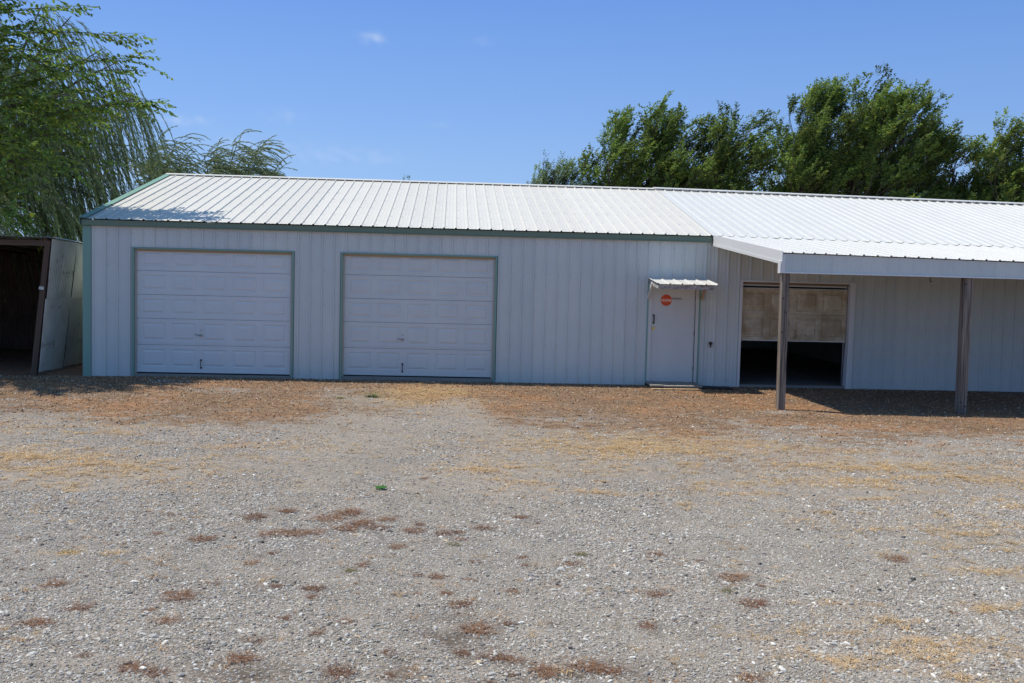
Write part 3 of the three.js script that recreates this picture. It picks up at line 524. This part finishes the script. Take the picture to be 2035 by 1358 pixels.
// ------------------------------------------------------------------ step in front of the entry door
{
  const s = thing('plank_step', 'grey weathered plank step on the ground before the entry door', 'step', [3.87, 0, .05]);
  for (let i = 0; i < 4; i++) { const m = mesh('plank', boxG(0, .245, 0, .028, 0, .62), plankWood, s, [i * .252, .062 - .005 * (i % 2), .02]); m.rotation.x = .03 + .006 * (i % 3); m.rotation.y = .01 * (i - 1.5) / 3; }
  for (const z of [.08, .5]) mesh('bearer', boxG(.02, .98, -.02, .028, z, z + .06), darkTimber, s);
  const b = mesh('pine_board', chamferBox(.97, .035, .10, .004), newBoard, null, [4.32, -.002, .905]); b.name = numbered('pine_board'); b.rotation.y = .045;
  tag(b, 'pale new pine board lying in front of the plank step', 'board');
  const m = mesh('rubber_mat', boxG(-.33, .33, 0, .012, -.24, .24), rubber, null, [5.18, .012, .42]); m.name = numbered('rubber_mat'); m.rotation.y = -.05;
  tag(m, 'black rubber mat beside the plank step', 'mat');
}

// ------------------------------------------------------------------ leaning shed at the left
{
  const S = thing('leaning_shed', 'leaning open-fronted shed of galvanised sheets at the left edge', 'shed', [-7.89, 0, .1]);
  const lean = .28 / 2.6, Wd = 4.2, Dp = 6.6, top = (z) => 2.60 + z * .03;          // local: front at z = 0, right side at x = 0
  const pt = (x, y, z) => V(x + y * lean, y, z);
  const cor = (s0, s1) => { const p = []; const n = Math.max(2, Math.round((s1 - s0) / .02)); for (let i = 0; i <= n; i++) p.push([mix(s0, s1, i / n), (i % 4 === 1 || i % 4 === 2) ? .017 : 0]); return p; };
  const shadeDarkSheet = std({ roughness: .85, map: tex(256, 256, (u, v) => { const n = fbm(u * 6, v * 6, 5, 641, 6), k = .7 + .6 * n; return L3(.155 * k, .108 * k, .078 * k); }, true, .6, .6) });  // brown darkened to paint the shed's interior shade into the back and left sheets
  let k = 0; const seams = [-.02, -.64, -1.27, -1.9, -2.5, -3.2, -4.3, -5.4, -6.6];
  for (let i = 1; i < seams.length; i++) for (const [y0, y1] of [[.02, 1.45], [1.43, 0]]) {
    const a = seams[i - 1] - .008, b = seams[i] + .008, up = y1 === 0;
    mesh('side_sheet', sheet(cor(0, a - b), (s, t, h) => { const z = a - s, y = up ? mix(y0, top(z) - .01, t) : mix(y0 + .02 * (i % 2), y1, t); return pt(.02 + h + (up ? .004 : 0) + .012 * Math.sin(i * 2.3 + t * 2), y, z); }, 3), galv[k++ % 3], S);
  }
  const bar = (n, p, q, w, h, m = shedTimber) => mesh(n, beam(p, q, w, h), m, S);
  bar('front_post', pt(-.06, -.05, -.06), pt(-.06, 2.56, -.06), .10, .10, shedTimber);
  bar('post_splice', pt(-.075, 1.62, -.0), pt(-.075, 1.68, -.0), .09, .012, galv[1]);
  bar('front_post', pt(-Wd, -.05, -.06), pt(-Wd, 2.56, -.06), .10, .10); bar('middle_post', pt(-2.1, -.05, -.06), pt(-2.1, 2.5, -.06), .10, .10);
  bar('rear_post', pt(-.06, -.05, -Dp + .06), pt(-.06, 2.38, -Dp + .06), .09, .09); bar('rear_post', pt(-Wd, -.05, -Dp + .06), pt(-Wd, 2.38, -Dp + .06), .09, .09);
  bar('header_beam', pt(.0, 2.50, -.02), pt(-Wd, 2.50, -.02), .10, .045); bar('rear_beam', pt(0, 2.36, -Dp + .06), pt(-Wd, 2.36, -Dp + .06), .12, .045);
  for (let i = 0; i <= 4; i++) bar('rafter', pt(-.1 - i * 1.0, 2.54, .0), pt(-.1 - i * 1.0, 2.40, -Dp), .045, .09);
  for (const y of [.7, 1.4, 2.1]) bar('girt', pt(-.03, y, -.1), pt(-.03, y - .0, -Dp + .05), .04, .08);
  for (let i = 0; i < 5; i++) mesh('roof_sheet', sheet(cor(0, .90), (s, t, h) => { const x = .09 - i * .88 - s, z = mix(.10, -Dp - .15, t); return pt(x, top(z) + .005 + h + .003 * (i % 2), z); }, 2), galv[i % 3], S);
  for (let i = 0; i < 5; i++) mesh('back_sheet', sheet(cor(0, .88), (s, t, h) => pt(.03 - i * .86 - s, mix(-.05, 2.42, t), -Dp - h)), shadeDarkSheet, S);
  mesh('left_side_sheet', sheet(cor(0, Dp), (s, t, h) => pt(-Wd - .06 - h, mix(-.05, top(-s) - .005, t), -.02 - s)), shadeDarkSheet, S);
}

// ------------------------------------------------------------------ foliage
class Leaves {
  constructor() { this.p = []; this.c = []; }
  // oval leaf from base along d, wide along w (unit vectors), folded a little
  leaf(b, d, w, n, len, wid, col, pts = 4) {
    const { p, c } = this, f = -.18 * wid;
    const at = (a, s, u) => [b.x + d.x * a * len + w.x * s * wid + n.x * u, b.y + d.y * a * len + w.y * s * wid + n.y * u, b.z + d.z * a * len + w.z * s * wid + n.z * u];
    const B0 = at(0, 0, 0), T = at(1, 0, f * .5);
    if (pts === 4) { const Lf = at(.42, -.5, f), Rt = at(.42, .5, f); p.push(...B0, ...Rt, ...T, ...B0, ...T, ...Lf); for (let i = 0; i < 6; i++) c.push(...col); }
    else { const l1 = at(.28, -.45, f), l2 = at(.66, -.42, f), r1 = at(.28, .45, f), r2 = at(.66, .42, f); p.push(...B0, ...r1, ...r2, ...B0, ...r2, ...T, ...B0, ...T, ...l2, ...B0, ...l2, ...l1); for (let i = 0; i < 12; i++) c.push(...col); }
  }
  geo() { const g = new THREE.BufferGeometry(); g.setAttribute('position', new THREE.Float32BufferAttribute(new Float32Array(this.p), 3)); g.setAttribute('color', new THREE.Float32BufferAttribute(new Float32Array(this.c), 3)); g.setAttribute('uv', new THREE.Float32BufferAttribute(new Float32Array(this.p.length / 3 * 2), 2)); g.computeVertexNormals(); return g; }
}
const leafMat = (rough = .55, tr = .3) => new THREE.MeshPhysicalMaterial({ vertexColors: true, roughness: 1, side: THREE.DoubleSide, transmission: tr, thickness: 0, specularIntensity: .35 });
function taperTube(pts, r0, r1, seg = 6) { // tapered limb along a smooth curve
  const cv = new THREE.CatmullRomCurve3(pts), n = Math.max(3, pts.length * 3), pos = [], uv = [], fr = cv.computeFrenetFrames(n, false), P = [];
  for (let i = 0; i <= n; i++) { const c = cv.getPointAt(i / n), r = mix(r0, r1, i / n), row = []; for (let j = 0; j <= seg; j++) { const a = j / seg * 6.2832; row.push(V().copy(c).addScaledVector(fr.normals[i], Math.cos(a) * r).addScaledVector(fr.binormals[i], Math.sin(a) * r)); } P.push(row); }
  const L = cv.getLength(); for (let i = 0; i < n; i++) for (let j = 0; j < seg; j++) { const a = P[i][j], b = P[i][j + 1], c = P[i + 1][j + 1], d = P[i + 1][j]; pos.push(...a, ...b, ...c, ...a, ...c, ...d); const v0 = i / n * L, v1 = (i + 1) / n * L; uv.push(j / seg, v0, (j + 1) / seg, v0, (j + 1) / seg, v1, j / seg, v0, (j + 1) / seg, v1, j / seg, v1); }
  return triGeo(pos, uv);
}
const leafTone = (R, base, spread, yellow = .15) => { const k = 1 + spread * (R() * 2 - 1), y = R() < yellow ? 1 : 0; return [base[0] * k * (1 + .9 * y), base[1] * k * (1 + .35 * y), base[2] * k * (1 - .1 * y)]; };
function finishTree(T, limbs, leaves, mat) {
  mesh('trunk', limbs[0], bark, T);
  if (limbs.length > 1) mesh('branches', mergeGeometries(limbs.slice(1)), bark, T);
  const cr = mesh('crown', leaves.geo(), mat, T); cr.userData.kind = 'stuff';
}
const tmpA = V(), tmpB = V();
// a leafy shoot: leaves set alternately along a bent twig
function shoot(R, lv, p0, dir, len, n, leafLen, leafW, base, opt = {}) {
  const { droop = .5, spread = .3, yellow = .15, sideUp = 0, pts = 4, wind = null, jitter = .5 } = opt, d = dir.clone().normalize(), p = p0.clone(), st = len / n;
  let side = V(0, 1, 0).cross(d); if (side.lengthSq() < .01) side = V(1, 0, 0); side.normalize();
  for (let i = 0; i < n; i++) {
    d.y -= droop * st; if (wind) d.addScaledVector(wind, st); d.x += (R() - .5) * .12; d.z += (R() - .5) * .12; d.normalize(); p.addScaledVector(d, st);
    const s = (i % 2 ? 1 : -1), ld = V(d.x * .55 + side.x * s * .8, d.y * .55 + side.y * s * .8 - .25 + sideUp, d.z * .55 + side.z * s * .8); ld.x += (R() - .5) * jitter; ld.y += (R() - .5) * jitter; ld.z += (R() - .5) * jitter; ld.normalize();
    const nn = V((R() - .5) * 1.3, 1, (R() - .5) * 1.3).normalize(), w = V().crossVectors(ld, nn).normalize(), n2 = V().crossVectors(w, ld), k = (.7 + .5 * R()) * (i > n - 3 ? .7 : 1);
    lv.leaf(p, ld, w, n2, leafLen * k, leafW * k, leafTone(R, base, spread, yellow), pts);
  }
  return p;
}

// ---- elm beside the shed: trunk outside the frame, boughs reaching over the roof corner
{
  const O = [-11.2, 0, -.5], T = thing('elm_tree', 'leafy elm with boughs reaching over the roof corner at the left', 'tree', O), R = rng(101), lv = new Leaves(), limbs = [];
  const loc = (x, y, z) => V(x - O[0], y - O[1], z - O[2]);
  limbs.push(taperTube([V(0, -.1, 0), V(.1, 2, .05), V(-.05, 4, 0), V(.1, 6.2, .1), V(.2, 8.8, .1)], .27, .06, 10));
  const base = [.19, .30, .062];
  // each limb: end point, how many shoots
  const ends = [[-5.97, 5.29, -.6, 2.6], [-6.49, 6.62, -.9, 1.5], [-6.41, 6.30, -1.2, 1.5], [-6.65, 6.02, -1.1, 1.3], [-6.9, 5.60, -1.2, 2], [-7.47, 7.17, -.8, 1.2], [-6.95, 4.20, -.8, 1.0], [-7.3, 4.66, -.6, 1.6], [-7.5, 5.2, 0, 2], [-8.0, 6.5, 0, 2], [-7.65, 5.85, .3, 2],
    [-7.3, 3.97, .1, .9], [-7.7, 4.2, .4, 1.6], [-8.05, 3.5, .2, 1.8], [-8.25, 3.05, -.2, 1.5], [-8.1, 4.75, .5, 2], [-7.2, 5.05, -1.0, 1.6], [-8.3, 7.2, -.3, 2], [-8.4, 5.6, -.8, 2], [-8.5, 4.3, -.9, 2], [-7.75, 6.3, -1.1, 1.4], [-7.9, 5.3, -1.3, 1.6], [-8.6, 3.4, .6, 2], [-8.6, 6.2, .7, 2],
    [-8.8, 8.2, .2, 2], [-9.6, 9.1, -.6, 2], [-9.3, 8.4, .9, 2], [-10.2, 8.2, 1.6, 2], [-9.4, 6.4, 1.6, 2.2], [-9.2, 7.4, 1.3, 2.2], [-10.4, 5.6, 1.8, 2], [-11.5, 9.4, .4, 2], [-12.8, 8.1, -.5, 2], [-13.2, 6.4, .5, 2], [-12.2, 7.4, 1.5, 2], [-10.2, 9.3, -1.2, 2], [-9.0, 4.5, .9, 2], [-11, 7, -2.4, 2], [-9.6, 6.8, -2.2, 1.6]];
  ends.forEach(([ex, ey, ez, am], li) => {
    const slim = li < 7;
    const e = loc(ex, ey, ez), hs = clamp(ey - 2.3 + (R() - .5) * 1.2, 2.0, 8.2), s = V(.05, hs, 0), m1 = s.clone().lerp(e, .4).add(V(0, .45 + .5 * R(), (R() - .5) * .6)), m2 = s.clone().lerp(e, .75).add(V(0, .42 + .25 * R(), (R() - .5) * .3));
    limbs.push(taperTube([s, m1, m2, e], .034, .004, 5));
    const cv = new THREE.CatmullRomCurve3([s, m1, m2, e]), L = cv.getLength(), n = Math.round((slim ? 12 : 17) * am);
    for (let i = 0; i < n; i++) {
      const t = 1 - (i / n) ** 1.2 * Math.min(.7, 2.6 / L), q = cv.getPointAt(t), d = cv.getTangentAt(t), a = (R() - .5) * (slim ? 1.1 : 2.2) * (i ? 1 : 0), b = (R() - .5) * (slim ? .9 : 1.9) * (i ? 1 : 0), f = V(d.x * Math.cos(a) - d.z * Math.sin(a), d.y + b * .7, d.z * Math.cos(a) + d.x * Math.sin(a));
      const k = i < 3 ? .45 : .55 + .45 * R(), nl = Math.round(k * 26);
      shoot(R, lv, q, f, k, nl, .105, .066, base, { droop: .5, spread: .55, yellow: .10, pts: 6, jitter: 1.2 });
      if (R() < .5) limbs.push(taperTube([q, q.clone().addScaledVector(f, k * .35), q.clone().addScaledVector(f, k * .75).add(V(0, -.05, 0))], .006, .002, 3));
    }
  });
  finishTree(T, limbs, lv, leafMat(.42));
}

// ---- willows
function willow(name, label, O, limbEnds, opt) {
  const T = thing(name, label, 'tree', O, opt.group), R = rng(opt.seed), lv = new Leaves(), limbs = [], loc = (x, y, z) => V(x - O[0], y - O[1], z - O[2]);
  const th = opt.trunkH; limbs.push(taperTube([V(0, -.1, 0), V(.15, th * .5, .1), V(.1, th, 0)], opt.trunkR, opt.trunkR * .6, 9));
  for (const [ex, ey, ez, n] of limbEnds) {
    const e = loc(ex, ey, ez), s = V(.1, th * .9, 0), m = s.clone().lerp(e, .55).add(V(-.1, opt.arch * (.7 + .5 * R()), (R() - .5) * .5));
    limbs.push(taperTube([s, m, e], opt.trunkR * .35, .012, 5));
    const cv = new THREE.CatmullRomCurve3([s, m, e]);
    for (let i = 0; i < n; i++) {
      const t = 1 - R() ** 1.3 * opt.back, p = cv.getPointAt(t).add(V((R() - .5) * opt.scat, (R() - .5) * opt.scat * .6, (R() - .5) * opt.scat * 1.6)), len = opt.len * (.5 + .8 * R());
      const d = V(opt.dir[0] + (R() - .5) * (opt.rand || .7), opt.dir[1] + (R() - .5) * (opt.rand || .5), (R() - .5) * (opt.rand || .6)), nl = Math.round(len * opt.perM);
      const q = p.clone(), dd = d.clone().normalize(), st = len / nl, tw = [q.clone()];
      for (let k = 0; k < nl; k++) {
        dd.y -= opt.droop * st; dd.x += opt.wind * st; dd.normalize(); q.addScaledVector(dd, st); if (k % 12 === 11) tw.push(q.clone());
        const ld = V(dd.x + (R() - .5) * .75 + .15, dd.y + (R() - .5) * .55, dd.z + (R() - .5) * .9).normalize(), w = V(R() - .5, (R() - .5) * .6, R() - .5).cross(ld).normalize(), n2 = V().crossVectors(w, ld), kk = .7 + .6 * R();
        lv.leaf(q, ld, w, n2, opt.leaf[0] * kk, opt.leaf[1] * kk, leafTone(R, opt.base, .35, .06));
      }
      if (tw.length > 1 && i % 3 === 0) limbs.push(taperTube(tw, .007, .003, 3));
    }
  }
  finishTree(T, limbs, lv, leafMat(.5));
}
willow('weeping_willow', 'tall weeping willow behind the leaning shed, its strands blown sideways', [-12.6, 0, -8.2],
  [[-8.35, 6.55, -7.6, 70], [-8.75, 6.95, -8.3, 60], [-9.1, 7.5, -8.0, 60], [-9.6, 8.0, -8.6, 60], [-10.2, 8.7, -8.0, 70], [-11.1, 9.1, -8.4, 70], [-12.3, 9.2, -7.6, 60], [-9.0, 6.0, -7.2, 55], [-9.6, 6.6, -6.9, 60], [-10.6, 7.3, -7.0, 70], [-11.6, 7.6, -6.7, 60], [-10.0, 5.4, -6.6, 60], [-11.2, 5.6, -6.4, 60], [-12.4, 6.4, -6.4, 50], [-9.2, 5.0, -7.6, 50], [-8.9, 4.4, -7.0, 45], [-10.4, 4.2, -6.5, 55], [-9.7, 3.6, -6.2, 45], [-11.4, 3.6, -6.4, 45], [-8.9, 3.7, -7.6, 50], [-9.6, 3.0, -7.2, 50], [-10.6, 3.2, -7.0, 50], [-11.6, 2.9, -6.8, 45], [-10.2, 2.4, -7.4, 40], [-8.7, 5.4, -8.4, 45], [-9.2, 4.2, -8.6, 45], [-13.6, 8.4, -8, 40], [-14.4, 6.8, -8, 40], [-12.6, 7.8, -10, 30]],
  { seed: 201, trunkH: 4.2, trunkR: .32, arch: .7, back: .55, scat: .5, len: 2.2, dir: [.42, -.5], droop: .95, wind: .10, perM: 46, leaf: [.105, .017], base: [.205, .275, .125] });
const W2 = { rand: 1.25, trunkH: 4.0, trunkR: .14, arch: .25, back: .6, scat: .45, len: 1.0, dir: [.8, .3], droop: 1.1, wind: .35, perM: 60, leaf: [.11, .021], base: [.27, .345, .18], group: 'wind-blown willows behind the roof' };
willow('weeping_willow', 'small wind-blown willow above the ridge nearest the big willow', [-10.7, 0, -17], [[-10.9, 6.25, -17.2, 60], [-10.6, 6.5, -16.8, 55], [-9.85, 6.65, -17, 55], [-9.6, 6.1, -17.3, 55], [-11.2, 5.7, -16.6, 60], [-10.3, 5.5, -16.6, 60], [-9.5, 5.3, -16.8, 50], [-11.6, 6.0, -17.4, 40]], { ...W2, seed: 211 });
willow('weeping_willow', 'wind-blown willow above the ridge, right of the other willows', [-8.3, 0, -17], [[-8.95, 6.2, -17.2, 60], [-8.5, 6.3, -16.7, 60], [-7.75, 6.62, -17, 55], [-6.95, 6.60, -17.2, 55], [-7.4, 6.2, -16.6, 60], [-7.0, 5.8, -17.3, 60], [-8.7, 5.6, -16.6, 55], [-7.9, 5.5, -17.1, 60], [-6.6, 5.5, -16.9, 45]], { ...W2, seed: 221 });

// ---- broadleaf trees behind the roof on the right, leaning with the wind
function windTree(label, O, ells, opt) {
  const T = thing('windbreak_tree', label, 'tree', O, 'trees behind the roof on the right'), R = rng(opt.seed), lv = new Leaves(), limbs = [];
  const cx = ells.reduce((s, e) => s + e[0], 0) / ells.length - O[0];
  limbs.push(taperTube([V(0, -.1, 0), V(cx * .2, 1.2, 0), V(cx * .5, 2.6, 0)], opt.r, opt.r * .7, 8));
  const vol = ells.map((e) => e[3] * e[4] * e[5]), tot = vol.reduce((a, b) => a + b, 0);
  ells.forEach((e, k) => {
    const c = V(e[0] - O[0], e[1] - O[1], e[2] - O[2]), root = V(cx * .5, 2.5, 0), mid = root.clone().lerp(c, .6).add(V(-.25, .2, (R() - .5) * .6)), topP = c.clone().add(V(.2, e[4] * .45, 0));
    const stem = new THREE.CatmullRomCurve3([root, mid, c, topP]); limbs.push(taperTube([root, mid, c, topP], opt.r * .5, .03, 6));
    const n = Math.round(opt.n * vol[k] / tot);
    let th = 0, u = 0, rr = 0, ct = 1, cd = V();
    for (let i = 0; i < n; i++) {
      if (i % 9 === 0) { th = R() * 6.283; u = R() * 2 - 1; rr = .35 + .65 * R() ** .45; ct = .55 + .9 * R(); cd = V((R() - .5) * .7, (R() - .5) * .6, (R() - .5) * .7); }
      const sx = Math.sqrt(1 - u * u), p = V((R() - .5) * .75, (R() - .5) * .6, (R() - .5) * .75).add(V(c.x + e[3] * rr * sx * Math.cos(th), c.y + e[4] * rr * u, c.z + e[5] * rr * sx * Math.sin(th))), o = V(p.x - c.x, (p.y - c.y) * .8, p.z - c.z).normalize();
      if (p.y + O[1] < 3.2 && R() < .6) continue;
      const d = V(o.x * .45 + .42 + cd.x + (R() - .5) * .35, .75 + o.y * .25 + cd.y + (R() - .5) * .35, o.z * .45 + cd.z + (R() - .5) * .35).normalize(), L = opt.plume * (.55 + .75 * R());
      if (i % 3 === 0) { const q = stem.getPointAt(clamp((p.y - root.y) / (topP.y - root.y) * .75 * R() + .15, .05, .95)); limbs.push(taperTube([q, q.clone().lerp(p, .6).add(V(-.1, -.05, 0)), p, p.clone().addScaledVector(d, L * .7)], .035, .006, 4)); }
      const tone = ct * (.8 + .4 * R()), bb = [opt.base[0] * tone, opt.base[1] * tone, opt.base[2] * tone], m = opt.side || 4;
      shoot(R, lv, p, d, L, Math.round(L * 30), opt.leaf, opt.leaf * .72, bb, { droop: -.1, spread: .3, yellow: .10, wind: V(.35, 0, 0), jitter: 1.1, sideUp: .15 });
      for (let k2 = 0; k2 < m; k2++) { const t = .1 + .75 * R(), q = p.clone().addScaledVector(d, L * t), d2 = V(d.x + (R() - .5) * 1.5, d.y + (R() - .45) * 1.1, d.z + (R() - .5) * 1.5).normalize(); shoot(R, lv, q, d2, L * .42 * (1.1 - t * .5), Math.round(L * 12), opt.leaf, opt.leaf * .72, bb, { droop: 0, spread: .3, yellow: .10, wind: V(.4, .1, 0), jitter: 1.1, sideUp: .15 }); }
    }
  });
  finishTree(T, limbs, lv, leafMat(.5));
}
const GR = [.155, .235, .05];
windTree('broad dark green tree leaning right, left of the gap in the treetops', [8.2, 0, -20], [[6.2, 5.6, -20, 1.25, 2.1, 1.9], [7.4, 6.3, -20.4, 1.5, 2.2, 2.2], [9.0, 6.5, -19.8, 1.7, 2.0, 2.2], [10.7, 6.8, -20.2, 1.35, 2.0, 2.1], [11.5, 5.2, -20, .9, 1.6, 1.9], [8.6, 4.5, -19.4, 3.2, 1.5, 1.9]], { seed: 301, r: .3, n: 1700, plume: .95, leaf: .115, base: GR });
windTree('tallest tree behind the roof, spreading above the canopy post', [16, 0, -21], [[14.1, 6.0, -21, 1.1, 2.3, 2], [14.9, 7.3, -21.4, 1.5, 2.4, 2.2], [16.6, 7.8, -20.8, 1.8, 2.3, 2.3], [18.3, 7.5, -21.1, 1.6, 2.2, 2.1], [19.4, 6.4, -21, 1.1, 2.0, 1.9], [16.4, 5.2, -20.2, 3.3, 1.7, 1.9]], { seed: 311, r: .34, n: 2000, plume: 1.0, leaf: .115, base: [.165, .25, .058] });
windTree('narrow dark tree between the tallest tree and the right edge', [20.6, 0, -20.5], [[20.3, 6.1, -20.5, .85, 1.7, 1.1], [20.9, 5.0, -20.5, 1.2, 1.5, 1.3], [21.6, 4.6, -20.3, 1.0, 1.3, 1.2]], { seed: 321, r: .14, n: 560, plume: .8, leaf: .115, base: GR });
windTree('lighter green tree cut by the right edge of the picture', [23.4, 0, -19.5], [[21.7, 6.5, -19.5, .8, 1.8, 1.2], [23.0, 6.3, -19.6, 1.2, 1.9, 1.5], [22.2, 4.9, -19.4, 1.5, 1.5, 1.5], [25.2, 6.0, -19.6, 1.3, 2, 1.5]], { seed: 331, r: .2, n: 1100, plume: .85, leaf: .115, base: [.215, .305, .075] });
windTree('low bushy tree at the left end of the right-hand trees', [4.0, 0, -20], [[3.9, 5.3, -20, .9, 1.2, 1], [4.7, 4.7, -20, .9, 1.0, 1], [3.3, 4.4, -20, .7, .9, .9]], { seed: 341, r: .12, n: 700, plume: .6, leaf: .085, base: [.15, .225, .09] });
windTree('small tree filling the gap between the two big trees', [12.5, 0, -20.6], [[12.5, 4.7, -20.6, .8, 1.1, 1], [13.3, 4.3, -20.4, .9, 1.0, 1], [11.7, 4.3, -20.6, .8, 1.0, 1]], { seed: 351, r: .13, n: 260, plume: .75, leaf: .115, base: [.16, .24, .055] });
windTree('sapling whose tip just shows above the middle of the ridge', [-1.6, 0, -20], [[-1.5, 4.95, -20, .45, .65, .4], [-1.15, 4.7, -20, .4, .75, .4]], { seed: 361, r: .07, n: 12, plume: .5, leaf: .08, base: GR, side: 2 });

// ------------------------------------------------------------------ weeds in the yard
{
  const reds = [[-1.59, 11.39], [-1.37, 11.16], [-1.37, 11.92], [-1.17, 11.91], [-1.04, 11.85], [-.97, 11.42], [-.83, 11.2], [-.81, 11.73], [-.69, 11.56], [-.49, 11.43], [-.54, 11.72], [-.27, 11.8], [-.22, 11.6], [-.02, 11.9], [.09, 11.84], [-.37, 12.27], [.11, 12.05], [-1.26, 12.46], [-1.36, 12.71], [-.58, 12.77], [.21, 12.67], [-1.09, 13.26], [-.84, 13.47], [-.19, 12.99], [-.06, 13.03], [.16, 13.08], [-.18, 13.41], [.01, 13.38], [.1, 13.62], [.56, 12.55], [.56, 12.75], [-.72, 14.13], [-1.05, 14.23], [-1.07, 14.51], [-.58, 13.92], [.37, 13.96], [.19, 14.07], [.1, 14.43], [.27, 14.49], [-.3, 14.42], [.37, 14.52], [-.53, 14.7], [-.28, 14.74], [.35, 14.73], [.52, 14.69], [.64, 11.29], [.3, 11.69], [-.94, 13.86], [.43, 13.34], [-.85, 13.31], [-2.51, 13.23], [-2.19, 13.69], [-2.24, 11.93], [-1.85, 12.11], [-1.74, 13.39], [-1.64, 13.49], [-1.77, 13.72], [-1.61, 13.91], [-1.58, 14.63], [-1.44, 14.69], [-1.89, 14.46], [-2.3, 11.3], [-2.33, 13.97], [1.87, 12.59], [1.99, 13.01], [2.13, 13.18], [1.97, 13.56], [3.39, 12.49], [3.2, 13.71], [1.59, 14.77], [-.24, 9.63], [.65, 13.94], [1.58, 12.43], [.91, 12.7], [1.37, 13.38], [.76, 14.61], [.86, 14.68], [1.2, 13.99]];
  const geos = [bladeTuft(120, 41, .10, .075, .0024, .72), bladeTuft(110, 42, .09, .07, .0022, .8), bladeTuft(130, 43, .11, .08, .0024, .75)];
  const mats = [[.215, .105, .058], [.25, .135, .078], [.175, .088, .05]].map((c) => std({ rgb: c, roughness: .9 })), R = rng(61);
  reds.forEach(([x, z], i) => { const m = mesh(numbered('dried_weed'), geos[(R() * 3) | 0], mats[(R() * 3) | 0], null, [x, groundY(x, z), z]), s = (.45 + .75 * R() ** 1.4) * (i < 17 ? 1.35 : 1); m.scale.set(s * 1.3, s * .75, s); m.rotation.y = R() * 6.28; tag(m, 'small reddish brown dried weed lying flat on the gravel', 'weed', 'reddish dried weeds on the gravel'); });
  { const L = [], Rw = rng(67); for (let i = 0; i < 9000; i++) { const x = -6 + 13 * Rw(), z = 7.5 + 7.6 * Rw(), h = Rw(); if (!inView(x, z, .3)) continue; const p = sstep(.5, .72, fbm(x * 1.4 + 5, z * 1.9, 3, 791)) * (x < 1.6 ? 1 : .35) * sstep(8, 11.5, z); if (h < p * .5) L.push([x, z, .16 + .3 * Rw() ** 2, Rw() * 6.28, Rw()]); }
    const im = new THREE.InstancedMesh(bladeTuft(34, 45, .07, .075, .0028, .7), std({ roughness: .9 }), L.length), M = new THREE.Matrix4(), Q = new THREE.Quaternion(), C = new THREE.Color(); im.castShadow = im.receiveShadow = true;
    L.forEach(([x, z, k, a, t], i) => { Q.setFromAxisAngle(V(0, 1, 0), a); M.compose(V(x, groundY(x, z), z), Q, V(k * 1.4, k, k)); im.setMatrixAt(i, M); const w = .7 + .6 * t; im.setColorAt(i, t < .7 ? C.setRGB(.215 * w, .112 * w, .064 * w) : C.setRGB(.40 * w, .27 * w, .14 * w)); }); im.name = 'dried_weed_scraps'; tag(im, 'tiny scraps of reddish dried weed scattered over the gravel', 'dried weeds', null, 'stuff'); scene.add(im); }
  const olive = std({ rgb: [.16, .135, .045], roughness: .9 });
  [[1.01, 12.44], [-.65, 12.9], [-2.72, 12.46], [1.87, 13.29], [.06, 12.21]].forEach(([x, z]) => { const m = mesh(numbered('olive_weed'), geos[1], olive, null, [x, groundY(x, z), z]); m.scale.set(.9, .7, .7); m.rotation.y = R() * 6; tag(m, 'small olive coloured weed fading among the gravel stones', 'weed', 'olive weeds on the gravel'); });
  const green = std({ rgb: [.10, .15, .03], roughness: .8 }), tall = bladeTuft(120, 44, .16, .15, .004, .35);
  const g1 = mesh(numbered('green_weed'), tall, green, null, [-1.29, groundY(-1.29, 2.85), 2.85]); g1.scale.set(1.35, .9, 1); tag(g1, 'green weed clump growing before the second garage door', 'weed');
  const g2 = mesh(numbered('green_weed'), tall, std({ rgb: [.19, .19, .06], roughness: .8 }), null, [-1.80, groundY(-1.8, 3.1), 3.1]); g2.scale.set(.8, .3, .8); tag(g2, 'faint yellowish green weed patch left of the green clump', 'weed');
  const lf = new Leaves(), R2 = rng(71); for (let i = 0; i < 9; i++) { const a = i / 9 * 6.283; const d = V(Math.cos(a), .25 + .2 * R2(), Math.sin(a)).normalize(), w = V(-Math.sin(a), 0, Math.cos(a)); lf.leaf(V(0, .01, 0), d, w, V().crossVectors(w, d), .07 * (.7 + .6 * R2()), .045, [.06, .19, .035], 6); }
  const g3 = mesh(numbered('green_weed'), lf.geo(), leafMat(.5), null, [-.63, groundY(-.63, 10.21), 10.21]); tag(g3, 'tiny bright green leafy weed alone in the gravel', 'weed');
}

renderer.render(scene, camera);
